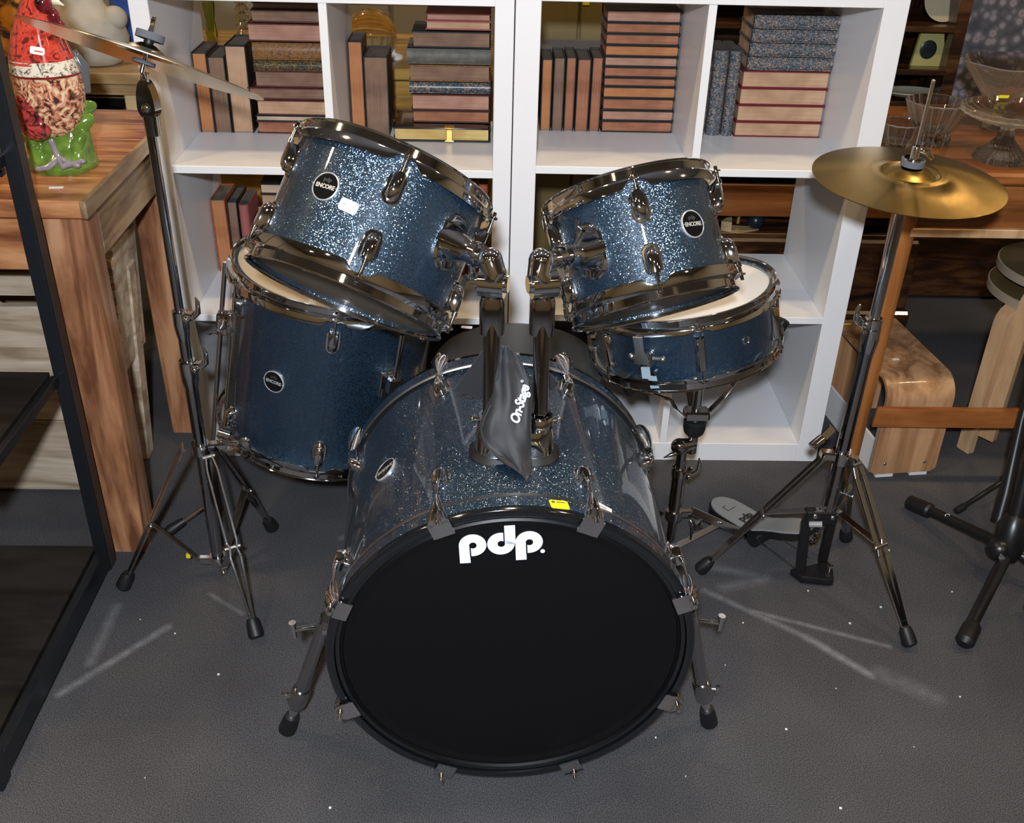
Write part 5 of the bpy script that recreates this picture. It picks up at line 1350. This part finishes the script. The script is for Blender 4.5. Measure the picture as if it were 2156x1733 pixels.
for (nm, lb, cat, x, y_, z_, kind_) in (('paper_fan', 'folded cream paper lying on the lower cabinet ledge', 'paper', .715, .83, .303, 0), ('navy_ball', 'navy blue ball on the lower cabinet ledge', 'ball', .775, .84, .303, 1), ('gold_scroll', 'gilt curved scroll ornament on the lower cabinet ledge', 'ornament', .785, .86, .303, 2),
        ('painted_tile', 'cream ornament with dark oval standing on a cabinet shelf', 'ornament', 1.20, .86, .798, 3), ('oval_dish', 'pale oval dish lying on a cabinet shelf', 'dish', 1.17, .85, .7085, 4), ('small_box', 'small pale green box on the cabinet shelf below the oval dish', 'box', 1.13, .86, .5285, 5), ('small_plate', 'pale plate leaning on the upper cabinet shelf', 'plate', 1.22, .88, .9135, 6)):
    o = root(nm, lb, cat, (x, y_, z_))
    if kind_ == 0: part('paper_sheet', G().prism([(-.05, -.01), (.0, -.035), (.07, .0), (.06, .02), (-.01, .03)], .0, .003).prism([(-.05, -.01), (-.02, -.02), (-.01, .03), (-.03, .02)], .003, .03), M_pine, o)
    if kind_ == 1: part('ball_body', G().ball((0, 0, .026), .026), plain('navy', (.01, .018, .03), .3), o)
    if kind_ == 2: part('scroll', G().tube([(-.06, 0, .01), (-.055, 0, .08), (-.045, 0, .085), (-.03, 0, .05), (0, 0, .03), (.03, 0, .055), (.055, 0, .09)], [.007, .008, .008, .007, .009, .007, .005], 10), M_gold, o)
    if kind_ == 3:
        part('plaque', G().prism([(-.045, 0), (.05, 0), (.03, .095), (-.035, .09)], 0, .012, Matrix.Rotation(pi / 2, 4, 'X')), M_sticker if False else plain('pale_olive', (.35, .33, .12), .5), o)
        part('plaque_oval', G().ball((-.005, -.013, .045), (.024, .003, .026)), plain('navy_oval', (.012, .018, .022), .3), o)
    if kind_ == 4: part('dish_body', G().lathe([(.0005, .004), (.06, .006), (.085, .018), (.083, .020), (.058, .010), (.0005, .008)], 32), plain('pale_dish', (.38, .36, .28), .3), o, Matrix.Diagonal((1, .6, 1, 1)))
    if kind_ == 5: part('box_body', G().box((0, 0, .05), (.12, .08, .10), b=.004), plain('pale_green', (.20, .21, .10), .5), o)
    if kind_ == 6: part('plate_body', G().lathe([(.0005, 0), (.05, .002), (.055, .008), (.0005, .006)], 32), plain('pale_plate', (.42, .38, .26), .3), o, Matrix.Translation((0, 0, .052)) @ Matrix.Rotation(radians(70), 4, 'X'))
qp = root('quilted_panel', 'grey floral upholstered panel standing beyond the dark cabinet', 'screen', (1.72, 1.02, 0))
m, nt, b_ = nodes('grey_floral_cloth'); setp(b_, rough=.85)
tc = nt.nodes.new('ShaderNodeTexCoord'); vo = nt.nodes.new('ShaderNodeTexVoronoi'); vo.inputs['Scale'].default_value = 34; nt.links.new(tc.outputs['Object'], vo.inputs['Vector'])
r_ = ramp(nt, [(0.0, (.22, .13, .13)), (0.25, (.26, .24, .27)), (0.45, (.10, .10, .12)), (0.8, (.055, .055, .068))]); nt.links.new(vo.outputs['Distance'], r_.inputs['Fac']); nt.links.new(r_.outputs['Color'], b_.inputs['Base Color'])
part('upholstery', G().box((0, 0, .68), (.86, .10, .62), b=.03), m, qp)
part('frame', G().box((0, .02, .19), (.84, .08, .37), b=.01), M_dark, qp)

rt_ = root('red_brown_table', 'glossy red-brown table with round tapered legs holding cut glass', 'table', (1.35, .13, 0))
O = Vector((1.35, .13, 0)); L = lambda *p: tuple(Vector(p) - O)
part('top_board', G().box(L(1.36, .125, .787), (1.12, .53, .026), b=.006), M_redwood, rt_)
part('apron', G().box(L(1.36, -.095, .722), (1.02, .022, .104), b=.002), M_redwood, rt_)
part('apron', G().box(L(.852, .13, .722), (.022, .42, .104), b=.002), M_redwood, rt_)
part('apron_edge', G().box(L(1.365, -.1105, .662), (1.045, .016, .020), b=.002), M_birch, rt_, None, 'pale strip along the apron edge')
for lx, ly in ((.838, -.092), (.845, .345), (1.86, -.092), (1.86, .345)):
    part('leg', G().lathe([(.0005, 0), (.0165, 0), (.0185, .01), (.0235, .35), (.0285, .68), (.0285, .774), (.0005, .774)], 28, Matrix.Translation(L(lx, ly, 0))), M_redleg, rt_)
part('stretcher', G().loft([[L(.862, -.118, .178), L(.866, -.118, .224), L(.872, -.100, .224), L(.866, -.100, .178)], [L(1.86, -.118, .178), L(1.86, -.118, .224), L(1.86, -.100, .224), L(1.86, -.100, .178)]]), M_redwood, rt_)

def glass_thing(name, lb, cat, x, y_, prof, n=40, flute=0.0, fn=12, z=.8003, oval=1.0):
    o = root(name, lb, cat, (x, y_, z), 'cut glass on the red-brown table')
    def mod(k, t, r, zz): return (r * (1 + flute * cos(fn * t) * (1 if r > .01 else 0)), zz)
    part('glass_body', G().lathe(prof, n, mod=mod, closed=False), M_glass, o, Matrix.Diagonal((1, oval, 1, 1)), ang=25)
    return o
glass_thing('glass_bowl', 'deep cut-glass bowl with scalloped rim beside the cake stand', 'bowl', .925, .075, [(.0005, .004), (.038, .0), (.041, .0), (.042, .012), (.039, .022), (.044, .036), (.054, .060), (.066, .090), (.063, .092), (.049, .060), (.038, .038), (.028, .028), (.0005, .026)], 72, .035, 18)
glass_thing('glass_bowl', 'small round cut-glass bowl partly hidden by the bookcase frame', 'bowl', .845, .05, [(.0005, .002), (.026, 0), (.032, .008), (.042, .026), (.047, .050), (.044, .052), (.037, .026), (.026, .012), (.0005, .010)], 60, .03, 15)
cs2 = glass_thing('cake_stand', 'pressed glass cake stand on a flared ribbed foot', 'cake stand', 1.035, -.040, [(.0005, .010), (.020, .008), (.052, .0), (.056, .0), (.052, .012), (.034, .026), (.018, .045), (.013, .064), (.020, .078), (.070, .084), (.098, .096), (.101, .108), (.098, .109), (.094, .100), (.066, .090), (.0005, .088)], 96, .022, 24)
part('yellow_tag', G().box((.02, .0935, .108), (.022, .002, .006)), M_yellow, cs2)
glass_thing('glass_vase', 'wide flared glass vase leaning out behind the cake stand', 'vase', 1.125, .20, [(.0005, .002), (.030, 0), (.034, .004), (.018, .020), (.016, .04), (.050, .080), (.105, .150), (.102, .152), (.045, .085), (.0005, .05)], 48, .05, 6)

# ------------------------------------------------------------------ bentwood plywood bench, stacked stools
bn = root('plywood_bench', 'low bent plywood bench with walnut veneer under the red-brown table', 'bench', Matrix.Translation((.990, -.062, 0)) @ Matrix.Rotation(radians(7), 4, 'Z'))
pr = [(0, .020), (0, .215)] + [(.055 - .055 * cos(radians(a)), .215 + .055 * sin(radians(a))) for a in (15, 30, 45, 60, 75, 90)] + [(.34, .270)]
def sheet(pr, w, t, off=0.0, rnd=.012):
    g = G(); loops = []
    n = len(pr)
    for i, (y_, z_) in enumerate(pr):
        a = pr[max(i - 1, 0)]; c = pr[min(i + 1, n - 1)]
        d = Vector((c[0] - a[0], c[1] - a[1])).normalized(); nn = Vector((-d.y, d.x))
        hw = w / 2
        loops.append([(-hw, y_, z_), (hw, y_, z_), (hw, y_ - nn.x * t, z_ - nn.y * t), (-hw, y_ - nn.x * t, z_ - nn.y * t)])
    return loops
lp = sheet(pr, .172, .010)
lp = [[(x * .86, y_, z_ - .010) for x, y_, z_ in lp[0]]] + lp
part('seat', G().loft(lp), M_veneer, bn, None, 'bent walnut veneered sheet', ang=60)
lp = sheet([(y_ + .0002, z_) for y_, z_ in pr], .174, .003)
part('ply_edge', G().loft([[(-.0862, y_ - .0 + .002, z_) for y_, z_ in pr[:1]] * 1 + [(-.0862, .012, .02), (-.0868, .012, .2), (-.0868, .002, .2)], [(-.0875, .002, .02), (-.0875, .012, .02), (-.0875, .012, .2), (-.0875, .002, .2)]]), M_stoolrim, bn, None, 'pale plywood edge')
for sx in (-.052, .052):
    part('screw', G().ball((sx, -.001, .040), (.0042, .002, .0042)), M_steel, bn)
for sx in (-.045, .045):
    part('foot_pad', G().box((sx, .006, .005), (.045, .009, .010)), M_white, bn)
part('rear_leg', G().box((0, .325, .130), (.165, .010, .255), b=.001), M_veneer, bn)
part('white_side', G().box((-.070, .17, .045), (.006, .29, .09), b=.001), M_white, bn)
part('price_sticker', G().box((-.020, .115, .2707), (.016, .008, .0008)), M_sticker, bn)
part('button_cap', G().lathe([(.0095, .2700), (.0085, .2715), (.0005, .2715)], 20), M_birch, bn, Matrix.Translation((-.025, .215, 0)))
part('yellow_tag', G().box((-.060, .315, .2707), (.022, .006, .0008)), M_yellow, bn)

def stool(x, y_, z_, rot, lb):
    s = root('bentwood_stool', lb, 'stool', Matrix.Translation((x, y_, z_)) @ Matrix.Rotation(radians(rot), 4, 'Z'), 'stacked bentwood stools')
    part('seat', G().lathe([(.0005, .405), (.172, .405), (.172, .425), (.168, .4275), (.0005, .4275)], 60), M_stooltop, s)
    part('seat_rim', G().lathe([(.1722, .404), (.1755, .406), (.1755, .425), (.1722, .427)], 60, closed=True), M_stoolrim, s)
    for k in range(3):
        a = 120 * k + 205; M = Matrix.Rotation(radians(a), 4, 'Z')
        cl = [(.10, .399), (.155, .399)] + [(.155 + .035 * sin(radians(q)), .364 + .035 * cos(radians(q))) for q in (22, 45, 67, 90)] + [(.192, 0)]
        loops = []
        for i, (r, zz) in enumerate(cl):
            p, q = cl[max(i - 1, 0)], cl[min(i + 1, len(cl) - 1)]
            d = Vector((q[0] - p[0], q[1] - p[1])).normalized(); nn = Vector((-d.y, d.x)) * .010
            if i == len(cl) - 1: nn = Vector((.010, 0))
            loops.append([(r + nn.x, -.019, zz + nn.y), (r + nn.x, .019, zz + nn.y), (r - nn.x, .019, zz - nn.y), (r - nn.x, -.019, zz - nn.y)])
        part('leg', G().loft(loops, M), M_birch, s, ang=50)
stool(1.375, .145, 0.0, 0, 'lower of two stacked bentwood stools beyond the plywood bench')
stool(1.392, .158, .050, 12, 'upper of two stacked bentwood stools beyond the plywood bench')

# ------------------------------------------------------------------ black tubular stands and equipment case
kb = root('keyboard_stand', 'thick black tubular stand with spread legs and rubber feet', 'stand', (1.075, -.44, 0))
O = Vector((1.075, -.44, 0)); L = lambda *p: tuple(Vector(p) - O)
part('hub', G().tube([L(1.070, -.452, .055), L(1.072, -.448, .075), L(1.080, -.430, .130), L(1.083, -.425, .150)], [.024, .031, .030, .020], 24).ball(L(1.052, -.452, .080), .026), M_blackpaint, kb)
part('column', G().tube([L(1.083, -.425, .145), L(1.115, -.330, .43), L(1.16, -.22, .75)], [.0165, .0165, .0165], 20), M_blackpaint, kb)
l1 = part('leg', G().tube([L(1.058, -.440, .085), L(.975, -.235, .030)], .0125, 18), M_blackpaint, kb)
part('rubber_foot', G().tube([L(.985, -.260, .036), L(.983, -.255, .035), L(.958, -.205, .022)], [.0135, .018, .018], 18), M_rubber, l1)
text('leg_print', 'On-Stage', .013, M_whitecap, l1, Matrix.Translation(L(1.006, -.3235, .0605)) @ Matrix.Rotation(radians(-66), 4, 'Z') @ Matrix.Rotation(radians(38), 4, 'X'), .0001, shear=.3)
l2 = part('leg', G().tube([L(1.066, -.462, .070), L(.915, -.655, .028)], .0125, 18), M_blackpaint, kb)
part('rubber_foot', G().tube([L(.935, -.633, .032), L(.930, -.640, .030), L(.905, -.672, .021), L(.900, -.678, .018)], [.0135, .018, .019, .012], 18), M_rubber, l2)
l3 = part('leg', G().tube([L(1.085, -.450, .075), L(1.22, -.56, .028)], .0125, 18), M_blackpaint, kb)
part('rubber_foot', G().tube([L(1.205, -.548, .030), L(1.235, -.572, .020)], [.017, .018], 18), M_rubber, l3)
part('lock_bolt', G().cyl(L(1.048, -.474, .078), L(1.044, -.482, .080), .006), M_steel, kb)
mi = root('microphone_stand', 'thin black microphone stand folded behind the thick tubular stand', 'stand', (1.20, -.19, 0))
O = Vector((1.20, -.19, 0)); L = lambda *p: tuple(Vector(p) - O)
part('leg', G().tube([L(1.075, -.214, .010), L(1.235, -.150, .085)], [.006, .0065], 12), M_blackpaint, mi)
part('rubber_foot', G().tube([L(1.066, -.218, .007), L(1.088, -.208, .014)], [.008, .009], 12), M_rubber, mi)
part('column', G().tube([L(1.125, -.300, .035), L(1.140, -.270, .10), L(1.165, -.20, .25), L(1.22, -.08, .62)], [.0165, .0165, .011, .011], 16), M_blackpaint, mi)
part('leg', G().tube([L(1.235, -.150, .085), L(1.36, -.08, .012)], .0065, 12), M_blackpaint, mi)
am = root('equipment_case', 'black equipment case with a metal corner at the edge of the floor', 'case', Matrix.Translation((1.065, -.575, 0)) @ Matrix.Rotation(radians(-14), 4, 'Z'))
part('case_body', G().box((.16, -.14, .115), (.30, .30, .20), b=.004), M_blackpaint, am)
part('case_corner', G().ball((.013, .006, .022), (.012, .012, .014)), M_leg, am)
for sx in (.04, .28):
    for sy in (-.26, -.02):
        part('foot', G().cyl((sx, sy, 0), (sx, sy, .016), .012), M_rubber, am)

# crumbs on the carpet
db = [(.30, -.985), (.26, -.90), (.55, -1.05), (.72, -.92), (.48, -.60), (.70, -.60), (-.74, -.60), (-.66, -.64), (.86, -.36), (.62, -.78), (.85, -.80), (-.30, -1.05), (.42, -.72), (.95, -.50), (-.55, -.75), (.38, -1.12), (.10, -1.15), (.78, -.55), (-.62, -.99), (.64, -.50), (.50, -.88), (-.42, -1.12)]
g = G()
for i, (x, y_) in enumerate(db):
    s_ = .0016 + .0012 * ((i * 7) % 3)
    g.box((x, y_, .0015), (s_, s_ * .8, .002), Matrix.Rotation(0, 4, 'Z'))
solo('carpet_crumbs', g, M_sticker, 'pale crumbs and flecks scattered on the charcoal carpet', 'debris', (0, 0, 0), kind='stuff')
